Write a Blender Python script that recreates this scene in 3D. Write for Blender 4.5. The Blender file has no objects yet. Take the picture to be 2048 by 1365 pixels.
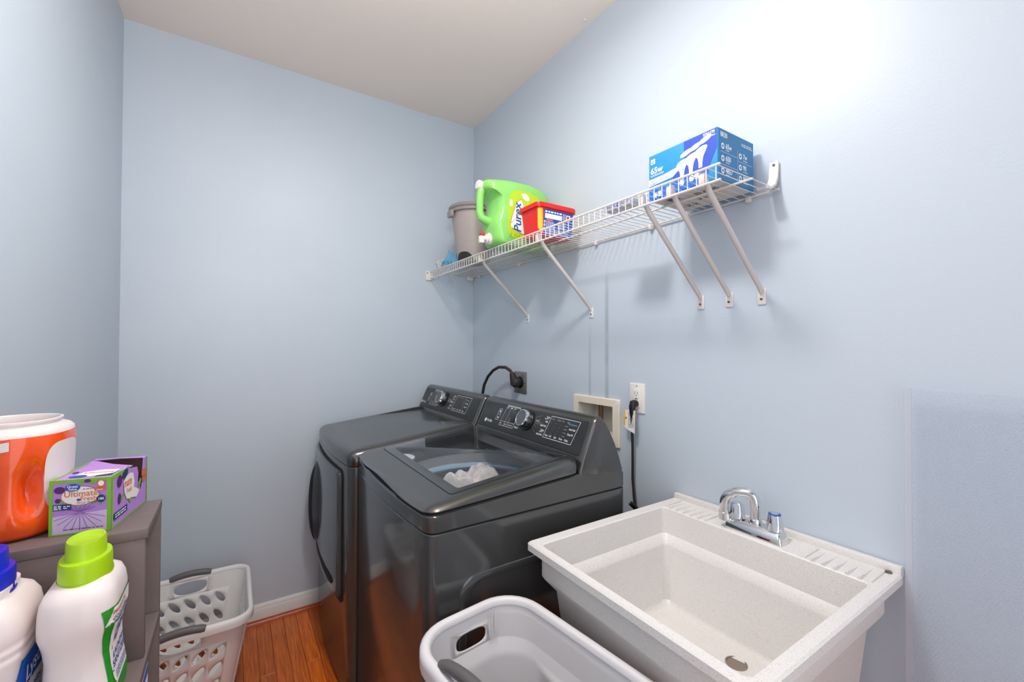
import bpy, math, random
from mathutils import Vector, Matrix
random.seed(7)
PI = math.pi
sc = bpy.context.scene
COL = sc.collection

# ------------------------------------------------------------------ camera
W, H, L = 1.7237, 2.8, 3.45          # room width (x), height (z), length (y)
cam_d = bpy.data.cameras.new('camera')
cam_d.sensor_width = 36.0
cam_d.lens = 855.26 / 2048 * 36.0
cam_d.clip_start = 0.02
cam = bpy.data.objects.new('camera', cam_d)
COL.objects.link(cam)
yaw, pitch, roll = 0.5765, 0.0131, 0.0026
f = Vector((math.sin(yaw) * math.cos(pitch), math.cos(yaw) * math.cos(pitch), math.sin(pitch)))
r0 = Vector((math.cos(yaw), -math.sin(yaw), 0)); u0 = r0.cross(f)
r = r0 * math.cos(roll) + u0 * math.sin(roll); u = -r0 * math.sin(roll) + u0 * math.cos(roll)
M = Matrix((r, u, -f)).transposed().to_4x4()
M.translation = Vector((-1.3075, -2.4785, 1.3693))
cam.matrix_world = M
sc.camera = cam

# ------------------------------------------------------------------ world, lamps, exposure
wd = bpy.data.worlds.new('world'); sc.world = wd
wd.use_nodes = True
wd.node_tree.nodes['Background'].inputs[0].default_value = (0.9, 0.95, 1.0, 1)
wd.node_tree.nodes['Background'].inputs[1].default_value = 0.6

def lamp(name, kind, loc, energy, color, rot=None, **kw):
    d = bpy.data.lights.new(name, kind); d.energy = energy; d.color = color
    for k, v in kw.items(): setattr(d, k, v)
    o = bpy.data.objects.new(name, d); COL.objects.link(o); o.location = loc
    if rot: o.rotation_euler = rot
    return o
# ceiling lamp of the room (just above the frame), then two added fill lights
lamp('ceiling_lamp', 'AREA', (-0.95, -1.64, 2.68), 16, (1.0, 0.975, 0.95), shape='DISK', size=0.20)
lamp('ceiling_fill_up', 'AREA', (-0.95, -1.64, 2.46), 7, (1.0, 0.965, 0.93), rot=(PI, 0, 0), shape='DISK', size=0.30, spread=2.6)  # extra upward disc added below the lamp to brighten the ceiling
lamp('doorway_fill', 'AREA', (-1.08, -3.40, 1.15), 11, (0.97, 0.98, 1.0), rot=(PI / 2, 0, 0), shape='RECTANGLE', size=1.1, size_y=2.1)  # made-up soft fill filling the unseen door opening behind the camera
# invented fill light beside the camera, aimed up at the ceiling and far wall
lamp('bounce_fill', 'AREA', (-1.30, -2.50, 1.85), 12, (1.0, 0.98, 0.96), rot=(PI - 0.80, 0, 0), shape='DISK', size=0.30, spread=2.5)
sc.view_settings.view_transform = 'Standard'
sc.view_settings.look = 'None'
sc.view_settings.exposure = 0.0
sc.view_settings.gamma = 1.0
sc.view_settings.use_curve_mapping = False

# ------------------------------------------------------------------ materials
def lin(c):
    return tuple((x / 255 / 12.92) if x <= 10 else ((x / 255 + 0.055) / 1.055) ** 2.4 for x in c) + (1,)
def mat(name, rgb, rough=0.5, metal=0.0, bump=0.0, bscale=200, var=0.0, vscale=6, spec=0.5, coat=0.0):
    m = bpy.data.materials.new(name); m.use_nodes = True
    nt = m.node_tree; b = nt.nodes['Principled BSDF']
    c = lin(rgb)
    b.inputs['Base Color'].default_value = c
    b.inputs['Roughness'].default_value = rough; b.inputs['Metallic'].default_value = metal
    b.inputs['Specular IOR Level'].default_value = spec; b.inputs['Coat Weight'].default_value = coat
    if bump or var:
        tc = nt.nodes.new('ShaderNodeTexCoord')
    if bump:
        n = nt.nodes.new('ShaderNodeTexNoise'); n.inputs['Scale'].default_value = bscale; n.inputs['Detail'].default_value = 3
        bp = nt.nodes.new('ShaderNodeBump'); bp.inputs['Strength'].default_value = bump; bp.inputs['Distance'].default_value = 0.002
        nt.links.new(tc.outputs['Object'], n.inputs['Vector']); nt.links.new(n.outputs['Fac'], bp.inputs['Height'])
        nt.links.new(bp.outputs['Normal'], b.inputs['Normal'])
    if var:
        n2 = nt.nodes.new('ShaderNodeTexNoise'); n2.inputs['Scale'].default_value = vscale; n2.inputs['Detail'].default_value = 5
        rp = nt.nodes.new('ShaderNodeMapRange')
        rp.inputs['From Min'].default_value = 0.3; rp.inputs['From Max'].default_value = 0.7
        rp.inputs['To Min'].default_value = 1 - var; rp.inputs['To Max'].default_value = 1 + var
        mx = nt.nodes.new('ShaderNodeVectorMath'); mx.operation = 'SCALE'; mx.inputs[0].default_value = c[:3]
        nt.links.new(tc.outputs['Object'], n2.inputs['Vector']); nt.links.new(n2.outputs['Fac'], rp.inputs['Value'])
        nt.links.new(rp.outputs['Result'], mx.inputs['Scale']); nt.links.new(mx.outputs['Vector'], b.inputs['Base Color'])
    return m
WALL = (198, 209, 220)
m_wall = mat('wall_paint', WALL, 0.42, bump=0.12, bscale=160, var=0.025, vscale=2.2)
def stained_wall():
    m = mat('wall_paint_stained', WALL, 0.42, bump=0.12, bscale=160)
    nt = m.node_tree; b = nt.nodes['Principled BSDF']
    tc = nt.nodes.new('ShaderNodeTexCoord'); sp = nt.nodes.new('ShaderNodeSeparateXYZ')
    nt.links.new(tc.outputs['Object'], sp.inputs[0])
    def math_(op, a, bb=None, cl=False):
        n = nt.nodes.new('ShaderNodeMath'); n.operation = op; n.use_clamp = cl
        for i, x in enumerate((a, bb)):
            if x is None: continue
            if isinstance(x, (int, float)): n.inputs[i].default_value = x
            else: nt.links.new(x, n.inputs[i])
        return n.outputs[0]
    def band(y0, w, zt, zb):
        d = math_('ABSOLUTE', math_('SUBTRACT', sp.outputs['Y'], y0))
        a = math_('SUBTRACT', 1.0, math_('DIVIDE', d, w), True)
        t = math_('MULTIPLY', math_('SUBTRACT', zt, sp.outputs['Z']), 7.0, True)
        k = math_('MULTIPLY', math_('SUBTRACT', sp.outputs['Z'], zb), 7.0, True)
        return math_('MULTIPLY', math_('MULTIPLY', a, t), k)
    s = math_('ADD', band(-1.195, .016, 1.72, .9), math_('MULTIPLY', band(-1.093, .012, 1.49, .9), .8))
    nz = nt.nodes.new('ShaderNodeTexNoise'); nz.inputs['Scale'].default_value = 9
    nt.links.new(tc.outputs['Object'], nz.inputs['Vector'])
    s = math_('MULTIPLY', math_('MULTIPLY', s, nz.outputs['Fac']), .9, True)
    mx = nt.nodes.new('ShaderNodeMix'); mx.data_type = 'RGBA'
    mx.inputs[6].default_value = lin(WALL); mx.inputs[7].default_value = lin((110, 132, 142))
    nt.links.new(s, mx.inputs[0]); nt.links.new(mx.outputs[2], b.inputs['Base Color'])
    return m
m_wallB = stained_wall()
m_ceil = mat('ceiling_paint', (242, 230, 220), 0.9, bump=0.15, bscale=90)
m_trim = mat('white_trim_paint', (226, 224, 222), 0.35)
m_subfloor = mat('dark_floor_joint', (60, 26, 12), 0.8)
m_shoe = mat('stained_wood_moulding', (176, 74, 26), 0.3, var=0.2, vscale=20)
def wood_floor():
    m = bpy.data.materials.new('cherry_floor_board'); m.use_nodes = True
    nt = m.node_tree; b = nt.nodes['Principled BSDF']
    tc = nt.nodes.new('ShaderNodeTexCoord'); oi = nt.nodes.new('ShaderNodeObjectInfo')
    mp = nt.nodes.new('ShaderNodeMapping'); mp.inputs['Scale'].default_value = (45, 2.2, 8)
    ad = nt.nodes.new('ShaderNodeVectorMath'); ad.operation = 'ADD'
    nt.links.new(tc.outputs['Object'], ad.inputs[0])
    ml = nt.nodes.new('ShaderNodeVectorMath'); ml.operation = 'SCALE'; ml.inputs[0].default_value = (3.1, 9.7, 5.3)
    nt.links.new(oi.outputs['Random'], ml.inputs['Scale']); nt.links.new(ml.outputs['Vector'], ad.inputs[1])
    nt.links.new(ad.outputs['Vector'], mp.inputs['Vector'])
    n = nt.nodes.new('ShaderNodeTexNoise'); n.inputs['Scale'].default_value = 3.0; n.inputs['Detail'].default_value = 6; n.inputs['Distortion'].default_value = 0.6
    nt.links.new(mp.outputs['Vector'], n.inputs['Vector'])
    cr = nt.nodes.new('ShaderNodeValToRGB')
    cr.color_ramp.elements[0].position = 0.30; cr.color_ramp.elements[0].color = lin((190, 78, 16))
    cr.color_ramp.elements[1].position = 0.66; cr.color_ramp.elements[1].color = lin((246, 130, 36))
    nt.links.new(n.outputs['Fac'], cr.inputs['Fac'])
    rr_ = nt.nodes.new('ShaderNodeMapRange'); rr_.inputs['To Min'].default_value = 0.62; rr_.inputs['To Max'].default_value = 1.12
    nt.links.new(oi.outputs['Random'], rr_.inputs['Value'])
    mx = nt.nodes.new('ShaderNodeVectorMath'); mx.operation = 'SCALE'
    nt.links.new(cr.outputs['Color'], mx.inputs[0]); nt.links.new(rr_.outputs['Result'], mx.inputs['Scale'])
    nt.links.new(mx.outputs['Vector'], b.inputs['Base Color'])
    b.inputs['Roughness'].default_value = 0.28
    return m
m_floor = wood_floor()
m_graph = mat('graphite_metal', (84, 84, 84), 0.13, 0.3, var=0.03, vscale=1.5)
m_graph.node_tree.nodes['Principled BSDF'].inputs['IOR'].default_value = 1.62
m_graph.node_tree.nodes['Principled BSDF'].inputs['Specular Tint'].default_value = (0.80, 0.93, 1.0, 1)
m_graph_top = mat('graphite_metal_top', (108, 107, 106), 0.22, 0.85)
m_graph_side = mat('graphite_metal_side', (106, 104, 102), 0.2, 0.9)
m_drain = mat('worn_drain_metal', (150, 138, 126), 0.45, 0.5)
m_blk = mat('black_plastic', (9, 9, 10), 0.35)
m_blkgap = mat('black_gap', (3, 3, 3), 0.7)
m_panel = mat('control_panel_film', (34, 35, 36), 0.3)
m_panel2 = mat('dark_display_glass', (28, 33, 38), 0.12)
m_print = mat('white_print', (222, 224, 226), 0.5)
m_printdim = mat('grey_print', (140, 143, 146), 0.5)
m_printblue = mat('blue_print', (120, 165, 205), 0.5)
m_chrome = mat('chrome', (226, 226, 228), 0.06, 1.0)
m_steel = mat('brushed_steel', (150, 148, 146), 0.28, 1.0)
m_knobface = mat('knob_face', (112, 114, 116), 0.25, 0.8)
m_tubsteel = mat('washer_tub_grey', (150, 153, 154), 0.35, 0.2)
m_ring = mat('pale_blue_tub_ring', (150, 175, 196), 0.35)
m_disp = mat('pale_dispenser', (222, 226, 224), 0.4)
m_towel = mat('grey_towel', (214, 210, 210), 0.95, bump=1.0, bscale=260, var=0.12, vscale=60)
m_whitewire = mat('white_vinyl_wire', (230, 224, 218), 0.35)
m_brace = mat('white_painted_tube', (214, 206, 200), 0.4)
m_cream = mat('cream_plastic', (238, 226, 210), 0.45)
m_creamin = mat('recess_plastic', (214, 208, 200), 0.5)
m_whitepl = mat('white_plastic', (236, 230, 224), 0.4)
m_brass = mat('aged_brass', (150, 120, 92), 0.4, 0.8)
m_greyplate = mat('brushed_wall_plate', (150, 148, 142), 0.4, 0.7)
m_cord = mat('dark_brown_cord', (46, 38, 36), 0.5)
m_blkplug = mat('black_plug', (26, 20, 20), 0.35)
m_sinkw = None
def speckled(name, rgb, dark):
    m = mat(name, rgb, 0.38, bump=0.15, bscale=240)
    nt = m.node_tree; b = nt.nodes['Principled BSDF']
    tc = nt.nodes.new('ShaderNodeTexCoord'); n = nt.nodes.new('ShaderNodeTexNoise')
    n.inputs['Scale'].default_value = 480; n.inputs['Detail'].default_value = 2
    cr = nt.nodes.new('ShaderNodeValToRGB')
    cr.color_ramp.elements[0].position = 0.30; cr.color_ramp.elements[0].color = lin(dark)
    cr.color_ramp.elements[1].position = 0.46; cr.color_ramp.elements[1].color = lin(rgb)
    nt.links.new(tc.outputs['Object'], n.inputs['Vector']); nt.links.new(n.outputs['Fac'], cr.inputs['Fac'])
    nt.links.new(cr.outputs['Color'], b.inputs['Base Color'])
    return m
m_sink = speckled('speckled_white_resin', (230, 226, 223), (204, 200, 196))
m_basket = mat('white_basket_plastic', (230, 227, 226), 0.42)
m_basket2 = mat('pale_grey_basket_plastic', (226, 223, 225), 0.4)
m_grip = mat('grey_rubber_grip', (98, 94, 95), 0.45)
m_unit = mat('taupe_painted_wood', (114, 100, 98), 0.55, bump=0.5, bscale=30, var=0.08, vscale=12)
m_orange = mat('orange_plastic', (255, 88, 18), 0.16, coat=0.4)
m_tubwhite = mat('translucent_white_plastic', (232, 222, 220), 0.35)
m_purple = mat('purple_card', (188, 140, 218), 0.5)
m_purpledk = mat('dark_purple_print', (110, 58, 150), 0.5)
m_plum = mat('plum_print', (86, 40, 110), 0.5)
m_lilac = mat('lilac_print', (220, 196, 234), 0.5)
m_green = mat('green_card', (128, 192, 44), 0.5)
m_leaf = mat('leaf_green_print', (120, 180, 50), 0.5)
m_cardw = mat('white_card', (244, 238, 232), 0.5)
m_cardin = mat('brown_card_inside', (104, 78, 68), 0.8)
m_navy = mat('navy_print', (24, 60, 112), 0.5)
m_logoblue = mat('logo_blue', (20, 88, 180), 0.5)
m_orangep = mat('orange_print', (228, 110, 60), 0.5)
m_bottle = mat('white_bottle_plastic', (238, 226, 224), 0.36)
m_lime = mat('lime_cap_plastic', (172, 214, 12), 0.38)
m_bluecap = mat('royal_blue_cap_plastic', (20, 40, 200), 0.36)
m_labgreen = mat('label_green', (40, 150, 40), 0.4)
m_labblue = mat('label_blue', (20, 90, 190), 0.4)
m_red = mat('red_plastic', (222, 30, 28), 0.3)
m_redp = mat('red_print', (206, 36, 40), 0.5)
m_inkblue = mat('ink_blue_print', (36, 52, 170), 0.5)
m_jug = mat('bright_green_plastic', (140, 214, 110), 0.28)
m_jugl = mat('lime_label', (186, 218, 30), 0.45)
m_ptext = mat('deep_blue_print', (14, 92, 160), 0.5)
m_tubblue = mat('tub_blue_label', (24, 78, 172), 0.4)
m_yellow = mat('yellow_label', (250, 186, 40), 0.45)
m_bulbblue = mat('azure_card', (42, 142, 206), 0.45)
m_bulbdk = mat('cobalt_card', (52, 84, 190), 0.45)
m_bulbside = mat('steel_blue_card', (44, 122, 176), 0.45)
m_bulbmid = mat('bright_blue_card', (30, 104, 210), 0.45)
m_white = mat('bright_white_print', (250, 250, 250), 0.5)
m_greyink = mat('grey_ink', (92, 84, 84), 0.6)
m_cardgrey = mat('grey_card_underside', (212, 206, 202), 0.7)
m_pail = mat('warm_grey_pail_plastic', (176, 164, 160), 0.42, var=0.03, vscale=40)
m_pailrim = mat('pail_rim_plastic', (150, 142, 140), 0.45)
m_patch = mat('black_rubber_patch', (40, 36, 36), 0.6)
m_screw = mat('screw_metal', (120, 112, 106), 0.35, 0.9)

def thin_clear(name, tint, gloss, rough, alpha_mix=0.0, haze=(0.8, 0.85, 0.9), bump=False):
    m = bpy.data.materials.new(name); m.use_nodes = True
    nt = m.node_tree; nt.nodes.clear()
    out = nt.nodes.new('ShaderNodeOutputMaterial')
    tr = nt.nodes.new('ShaderNodeBsdfTransparent'); tr.inputs[0].default_value = tint + (1,)
    gl = nt.nodes.new('ShaderNodeBsdfGlossy'); gl.inputs['Roughness'].default_value = rough
    lw = nt.nodes.new('ShaderNodeLayerWeight'); lw.inputs['Blend'].default_value = 0.5
    pw = nt.nodes.new('ShaderNodeMath'); pw.operation = 'POWER'; pw.inputs[1].default_value = 5.0
    fr = nt.nodes.new('ShaderNodeMath'); fr.operation = 'MULTIPLY_ADD'
    f0 = ((gloss - 1) / (gloss + 1)) ** 2; fr.inputs[1].default_value = 1 - f0; fr.inputs[2].default_value = f0
    nt.links.new(lw.outputs['Facing'], pw.inputs[0]); nt.links.new(pw.outputs[0], fr.inputs[0])
    mx = nt.nodes.new('ShaderNodeMixShader')
    nt.links.new(fr.outputs[0], mx.inputs[0]); nt.links.new(tr.outputs[0], mx.inputs[1]); nt.links.new(gl.outputs[0], mx.inputs[2])
    last = mx
    if alpha_mix:
        df = nt.nodes.new('ShaderNodeBsdfDiffuse'); df.inputs[0].default_value = haze + (1,)
        m2 = nt.nodes.new('ShaderNodeMixShader'); m2.inputs[0].default_value = alpha_mix
        nt.links.new(mx.outputs[0], m2.inputs[1]); nt.links.new(df.outputs[0], m2.inputs[2]); last = m2
    nt.links.new(last.outputs[0], out.inputs[0])
    return m
m_glass = thin_clear('tinted_lid_glass', (0.93, 0.935, 0.94), 1.6, 0.03)
m_sheet = thin_clear('prismatic_acrylic', (0.955, 0.962, 0.972), 1.12, 0.3, 0.12, (0.80, 0.86, 0.94))
m_sheetedge = thin_clear('acrylic_edge', (0.95, 0.95, 0.97), 1.4, 0.1, 0.14, (0.86, 0.86, 0.9))
m_bagblue = thin_clear('blue_film', (0.55, 0.82, 0.95), 1.4, 0.2, 0.45, (0.25, 0.6, 0.8))
m_bagclear = thin_clear('clear_film', (0.93, 0.93, 0.92), 1.4, 0.15, 0.3, (0.85, 0.84, 0.82))
m_lidclear = m_tubwhite

# ------------------------------------------------------------------ mesh helpers
class MB:
    def __init__(s): s.v = []; s.f = []; s.m = []
    def add(s, vs, fs, m=0):
        o = len(s.v); s.v += [Vector(p) for p in vs]
        for q in fs: s.f.append(tuple(i + o for i in q)); s.m.append(m)
        return s
    def loft(s, rings, cap0=True, cap1=True, m=0, closed=True):
        n = len(rings[0]); vs = [p for rg in rings for p in rg]; fs = []
        for k in range(len(rings) - 1):
            for i in range(n if closed else n - 1):
                j = (i + 1) % n
                fs.append((k * n + i, k * n + j, (k + 1) * n + j, (k + 1) * n + i))
        if cap0: fs.append(tuple(range(n))[::-1])
        if cap1: fs.append(tuple((len(rings) - 1) * n + i for i in range(n)))
        return s.add(vs, fs, m)
    def box(s, lo, hi, b=0.002, m=0):
        (x0, y0, z0), (x1, y1, z1) = lo, hi
        b = min(b, (x1 - x0) / 2.01, (y1 - y0) / 2.01, (z1 - z0) / 2.01)
        if b <= 0:
            return s.loft([[(x0, y0, z), (x1, y0, z), (x1, y1, z), (x0, y1, z)] for z in (z0, z1)], m=m)
        R = lambda z, i: rr(x0 + i, x1 - i, y0 + i, y1 - i, max(b - i, 1e-5), z, 1, 2)
        return s.loft([R(z0, b * .95), R(z0 + b * .3, b * .29), R(z0 + b, 0), R(z1 - b, 0), R(z1 - b * .3, b * .29), R(z1, b * .95)], m=m)
    def tube(s, pts, rad, n=8, m=0, caps=True):
        pts = [Vector(p) for p in pts]; rings = []
        up = None
        for i, p in enumerate(pts):
            t = (pts[min(i + 1, len(pts) - 1)] - pts[max(i - 1, 0)]).normalized()
            if up is None:
                up = Vector((0, 0, 1)) if abs(t.z) < .9 else Vector((1, 0, 0))
            a = (up - t * up.dot(t)).normalized(); up = a; b = t.cross(a)
            rd = rad[i] if isinstance(rad, (list, tuple)) else rad
            rings.append([p + (a * math.cos(2 * PI * k / n) + b * math.sin(2 * PI * k / n)) * rd for k in range(n)])
        return s.loft(rings, caps, caps, m)
    def lathe(s, prof, c=(0, 0, 0), axis=(0, 0, 1), n=24, m=0, sx=1.0, sy=1.0, cap0=True, cap1=True):
        ax = Vector(axis).normalized(); h = Vector((1, 0, 0)) if abs(ax.x) < .9 else Vector((0, 1, 0))
        a = (h - ax * h.dot(ax)).normalized(); b = ax.cross(a); c = Vector(c)
        return s.loft([[c + ax * z + (a * math.cos(2 * PI * k / n) * sx + b * math.sin(2 * PI * k / n) * sy) * rd for k in range(n)] for rd, z in prof], cap0, cap1, m)
def rr(x0, x1, y0, y1, rad, z, k=1, c=4):
    """rounded rectangle loop, k segments per straight side, c per corner; z number or function(x, y)"""
    rad = max(1e-5, min(rad, (x1 - x0) / 2 - 1e-5, (y1 - y0) / 2 - 1e-5)); P = []
    cs = [(x1 - rad, y1 - rad, 0), (x0 + rad, y1 - rad, PI / 2), (x0 + rad, y0 + rad, PI), (x1 - rad, y0 + rad, 3 * PI / 2)]
    for i, (cx, cy, a0) in enumerate(cs):
        arc = [(cx + rad * math.cos(a0 + PI / 2 * j / c), cy + rad * math.sin(a0 + PI / 2 * j / c)) for j in range(c + 1)]
        P += arc
        nx, ny, na = cs[(i + 1) % 4]
        q = (nx + rad * math.cos(na), ny + rad * math.sin(na)); p = arc[-1]
        P += [(p[0] + (q[0] - p[0]) * j / k, p[1] + (q[1] - p[1]) * j / k) for j in range(1, k)]
    return [Vector((x, y, z(x, y) if callable(z) else z)) for x, y in P]
ORG = {}
def org(o):
    return ORG.get(o.name, Vector((0, 0, 0))) if o else Vector((0, 0, 0))
def tagp(o, label, cat, group=None):
    o['label'] = label; o['category'] = cat
    if group: o['group'] = group
def thing(name, label, cat, loc, group=None):
    o = bpy.data.objects.new(name, None); o.empty_display_size = 0.05; COL.objects.link(o)
    o.location = loc; ORG[o.name] = Vector(loc); tagp(o, label, cat, group)
    return o
def obj(name, mb, mats, parent=None, loc=None, flat=False, ang=38, label=None):
    """link mb (world coordinates) as ONE mesh object under parent"""
    me = bpy.data.meshes.new(name)
    base = org(parent) + (Vector(loc) if loc else Vector((0, 0, 0)))
    if parent is None and loc is None: base = Vector((0, 0, 0))
    me.from_pydata([tuple(p - base) for p in mb.v], [], mb.f)
    for mm in (mats if isinstance(mats, (list, tuple)) else [mats]): me.materials.append(mm)
    me.polygons.foreach_set('material_index', mb.m)
    me.validate(); 
    import bmesh
    bm = bmesh.new(); bm.from_mesh(me); bmesh.ops.remove_doubles(bm, verts=bm.verts, dist=1e-6)
    bmesh.ops.recalc_face_normals(bm, faces=bm.faces); bm.to_mesh(me); bm.free()
    if not flat:
        me.polygons.foreach_set('use_smooth', [True] * len(me.polygons))
        me.set_sharp_from_angle(angle=math.radians(ang))
    o = bpy.data.objects.new(name, me); COL.objects.link(o)
    if parent is not None: o.parent = parent
    if loc: o.location = loc
    ORG[o.name] = base
    if label: o['label'] = label
    return o
def struct(name, mb, mats, **kw):
    o = obj(name, mb, mats, **kw); o['kind'] = 'structure'; return o
# ---- flat print on a frame (origin, u dir, v dir): lettering and shapes
TC = {}
def glyphs(s, bold=0.0, shear=0.0):
    key = (s, bold, shear)
    if key in TC: return TC[key]
    cu = bpy.data.curves.new('lettering', 'FONT'); cu.body = s; cu.size = 1.0; cu.offset = bold; cu.shear = shear
    cu.resolution_u = 3
    ob = bpy.data.objects.new('lettering', cu); me = ob.to_mesh()
    vs = [(p.co.x, p.co.y) for p in me.vertices]; fs = [tuple(p.vertices) for p in me.polygons]
    ob.to_mesh_clear(); bpy.data.objects.remove(ob); bpy.data.curves.remove(cu)
    TC[key] = (vs, fs); return TC[key]
class Frame:
    def __init__(s, o, ud, vd, fn=None):
        s.o = Vector(o); s.u = Vector(ud).normalized(); s.v = Vector(vd).normalized(); s.n = s.u.cross(s.v).normalized(); s.fn = fn
    def p(s, a, b, h=0.0):
        if s.fn: return s.fn(a, b, h)
        return s.o + s.u * a + s.v * b + s.n * h
class Print:
    """collects flat shapes of one colour on a frame"""
    def __init__(s, fr, h=0.0006): s.fr = fr; s.h = h; s.items = []; s.cur = None
    def _start(s):
        if s.cur is None:
            m = MB(); s.items.append(m); return m
        return s.cur
    def poly(s, pts):
        m = s._start(); h = s.h + .000012 * (len(s.items) % 12)
        m.add([s.fr.p(a, b, h) for a, b in pts], [tuple(range(len(pts)))]); return s
    def rect(s, a0, b0, a1, b1): return s.poly([(a0, b0), (a1, b0), (a1, b1), (a0, b1)])
    def line(s, a, b, w):
        d = Vector((b[0] - a[0], b[1] - a[1])); n = Vector((-d.y, d.x)).normalized() * w / 2
        return s.poly([(a[0] - n.x, a[1] - n.y), (b[0] - n.x, b[1] - n.y), (b[0] + n.x, b[1] + n.y), (a[0] + n.x, a[1] + n.y)])
    def ell(s, c, ra, rb, n=20, rot=0.0):
        cr, sr = math.cos(rot), math.sin(rot)
        return s.poly([(c[0] + ra * math.cos(t) * cr - rb * math.sin(t) * sr, c[1] + ra * math.cos(t) * sr + rb * math.sin(t) * cr) for t in [2 * PI * k / n for k in range(n)]])
    def outline(s, pts, w):
        s.cur = s._start()
        for i in range(len(pts)): s.line(pts[i], pts[(i + 1) % len(pts)], w)
        s.cur = None
        return s
    def text(s, t, a, b, size, bold=0.0, shear=0.0, rot=0.0, align='L', sx=1.0):
        vs, fs = glyphs(t, bold, shear)
        if not vs: return s
        w = max(x for x, y in vs) * size * sx
        dx = {'L': 0, 'C': -w / 2, 'R': -w}[align]; cr, sr = math.cos(rot), math.sin(rot)
        s._start().add([s.fr.p(a + (x * size * sx + dx) * cr - y * size * sr, b + (x * size * sx + dx) * sr + y * size * cr, s.h) for x, y in vs], fs)
        return s
    def micro(s, a0, b0, a1, b1, rows, fill=0.5, seed=1):
        """rows of tiny unreadable words"""
        rg = random.Random(seed); hh = (b1 - b0) / rows; s.cur = s._start()
        for k in range(rows):
            x = a0; y = b1 - (k + 1) * hh + hh * .2
            while x < a1 - hh * .8:
                w = min(hh * rg.uniform(.8, 2.6), a1 - x); s.rect(x, y, x + w, y + hh * fill); x += w + hh * .5
        s.cur = None
        return s
    def make(s, name, m, parent):
        if len(s.items) <= 7:
            return [obj(name, q, m, parent, flat=True) for q in s.items][0]
        mb = MB()
        for q in s.items: mb.add(q.v, q.f)
        o = obj(name, mb, m, parent, flat=True); o['kind'] = 'stuff'; return o

# ================================================================== ROOM SHELL
T = 0.1
# supply box opening in the right wall
BY0, BY1, BZ0, BZ1 = -1.250, -1.015, 0.985, 1.140
mb = MB()
for lo, hi in [((0, -L, 0), (T, BY0, H)), ((0, BY1, 0), (T, 0, H)), ((0, BY0, 0), (T, BY1, BZ0)), ((0, BY0, BZ1), (T, BY1, H))]:
    mb.box(lo, hi, 0)
struct('wall_right', mb, m_wallB, flat=True)
struct('wall_back', MB().box((-W, 0, 0), (0, T, H), 0), m_wall, flat=True)
struct('wall_left', MB().box((-W - T, -L, 0), (-W, 0, H), 0), m_wall, flat=True)
mb = MB()
DX0, DX1, DH = -1.62, -0.52, 2.2
for lo, hi in [((-W, -L - T, 0), (DX0, -L, H)), ((DX1, -L - T, 0), (0, -L, H)), ((DX0, -L - T, DH), (DX1, -L, H))]:
    mb.box(lo, hi, 0)
struct('wall_front', mb, m_wall, flat=True)
struct('ceiling', MB().box((-W - T, -L - T, H), (T, T, H + T), 0), m_ceil, flat=True)
floor = struct('floor', MB().box((-W - T, -L - T, -T), (T, T, -0.004), 0), m_subfloor, flat=True)
# floor boards: 57 mm wide, run towards the back wall, staggered ends
PW = 0.0577; boards = {}
def board_mesh(ln):
    ln = round(ln, 2)
    if ln not in boards:
        b = MB(); g = 0.0005; e = 0.0009
        x0, x1, y0, y1 = g, PW - g, g, ln - g
        b.loft([[(x0, y0, -.006), (x1, y0, -.006), (x1, y1, -.006), (x0, y1, -.006)], [(x0, y0, -e), (x1, y0, -e), (x1, y1, -e), (x0, y1, -e)],
                [(x0 + e, y0 + e, 0), (x1 - e, y0 + e, 0), (x1 - e, y1 - e, 0), (x0 + e, y1 - e, 0)]], cap0=False)
        me = bpy.data.meshes.new('plank'); me.from_pydata([tuple(p) for p in b.v], [], b.f); me.materials.append(m_floor)
        boards[ln] = me
    return boards[ln]
rg = random.Random(3); nx = 30; x = -1.7237
seams = {9: [-0.42], 11: [-0.43 - .5], 12: [-0.43]}
for i in range(nx):
    if x > -0.01: break
    y = 0.0
    first = seams.get(i, [-rg.uniform(.25, .8)])[0]
    while y > -L + 0.02:
        ln = -first if y == 0.0 else rg.choice([.45, .6, .75, .9])
        ln = min(ln, y + L)
        if ln < 0.05: break
        o = bpy.data.objects.new('plank', board_mesh(ln)); COL.objects.link(o); o.parent = floor
        o.location = (x, y - round(ln, 2), 0)
        y -= round(ln, 2)
    x += PW
# baseboards with a stepped top and a stained quarter round
def baseboard(name, a, b, n):
    a, b, n = Vector(a), Vector(b), Vector(n)
    prof = [(0, 0), (.014, 0), (.014, .062), (.012, .066), (.0105, .070), (.0105, .076), (.007, .082), (.004, .086), (0, .087)]
    mb = MB().loft([[p + n * d + Vector((0, 0, z)) for d, z in prof] for p in (a, b)])
    struct(name, mb, m_trim)
def shoe(name, a, b, n):
    a, b, n = Vector(a), Vector(b), Vector(n)
    prof = [(.0, 0), (.019, 0)] + [(.019 * math.cos(t), .017 * math.sin(t)) for t in [PI / 12 * k for k in range(1, 6)]] + [(0, .017)]
    mb = MB().loft([[p + n * (.0142 + d) + Vector((0, 0, z + .0003)) for d, z in prof] for p in (a, b)])
    struct(name, mb, m_shoe)
baseboard('baseboard_back', (-W + .015, 0, 0), (-.015, 0, 0), (0, -1, 0)); shoe('trim_1', (-W + .034, 0, 0), (-.034, 0, 0), (0, -1, 0))
baseboard('baseboard_right', (0, -.0, 0), (0, -L, 0), (-1, 0, 0)); shoe('trim_2', (0, -.015, 0), (0, -L, 0), (-1, 0, 0))
baseboard('baseboard_left', (-W, 0, 0), (-W, -L, 0), (1, 0, 0)); shoe('trim_3', (-W, -.015, 0), (-W, -L, 0), (1, 0, 0))

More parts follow.
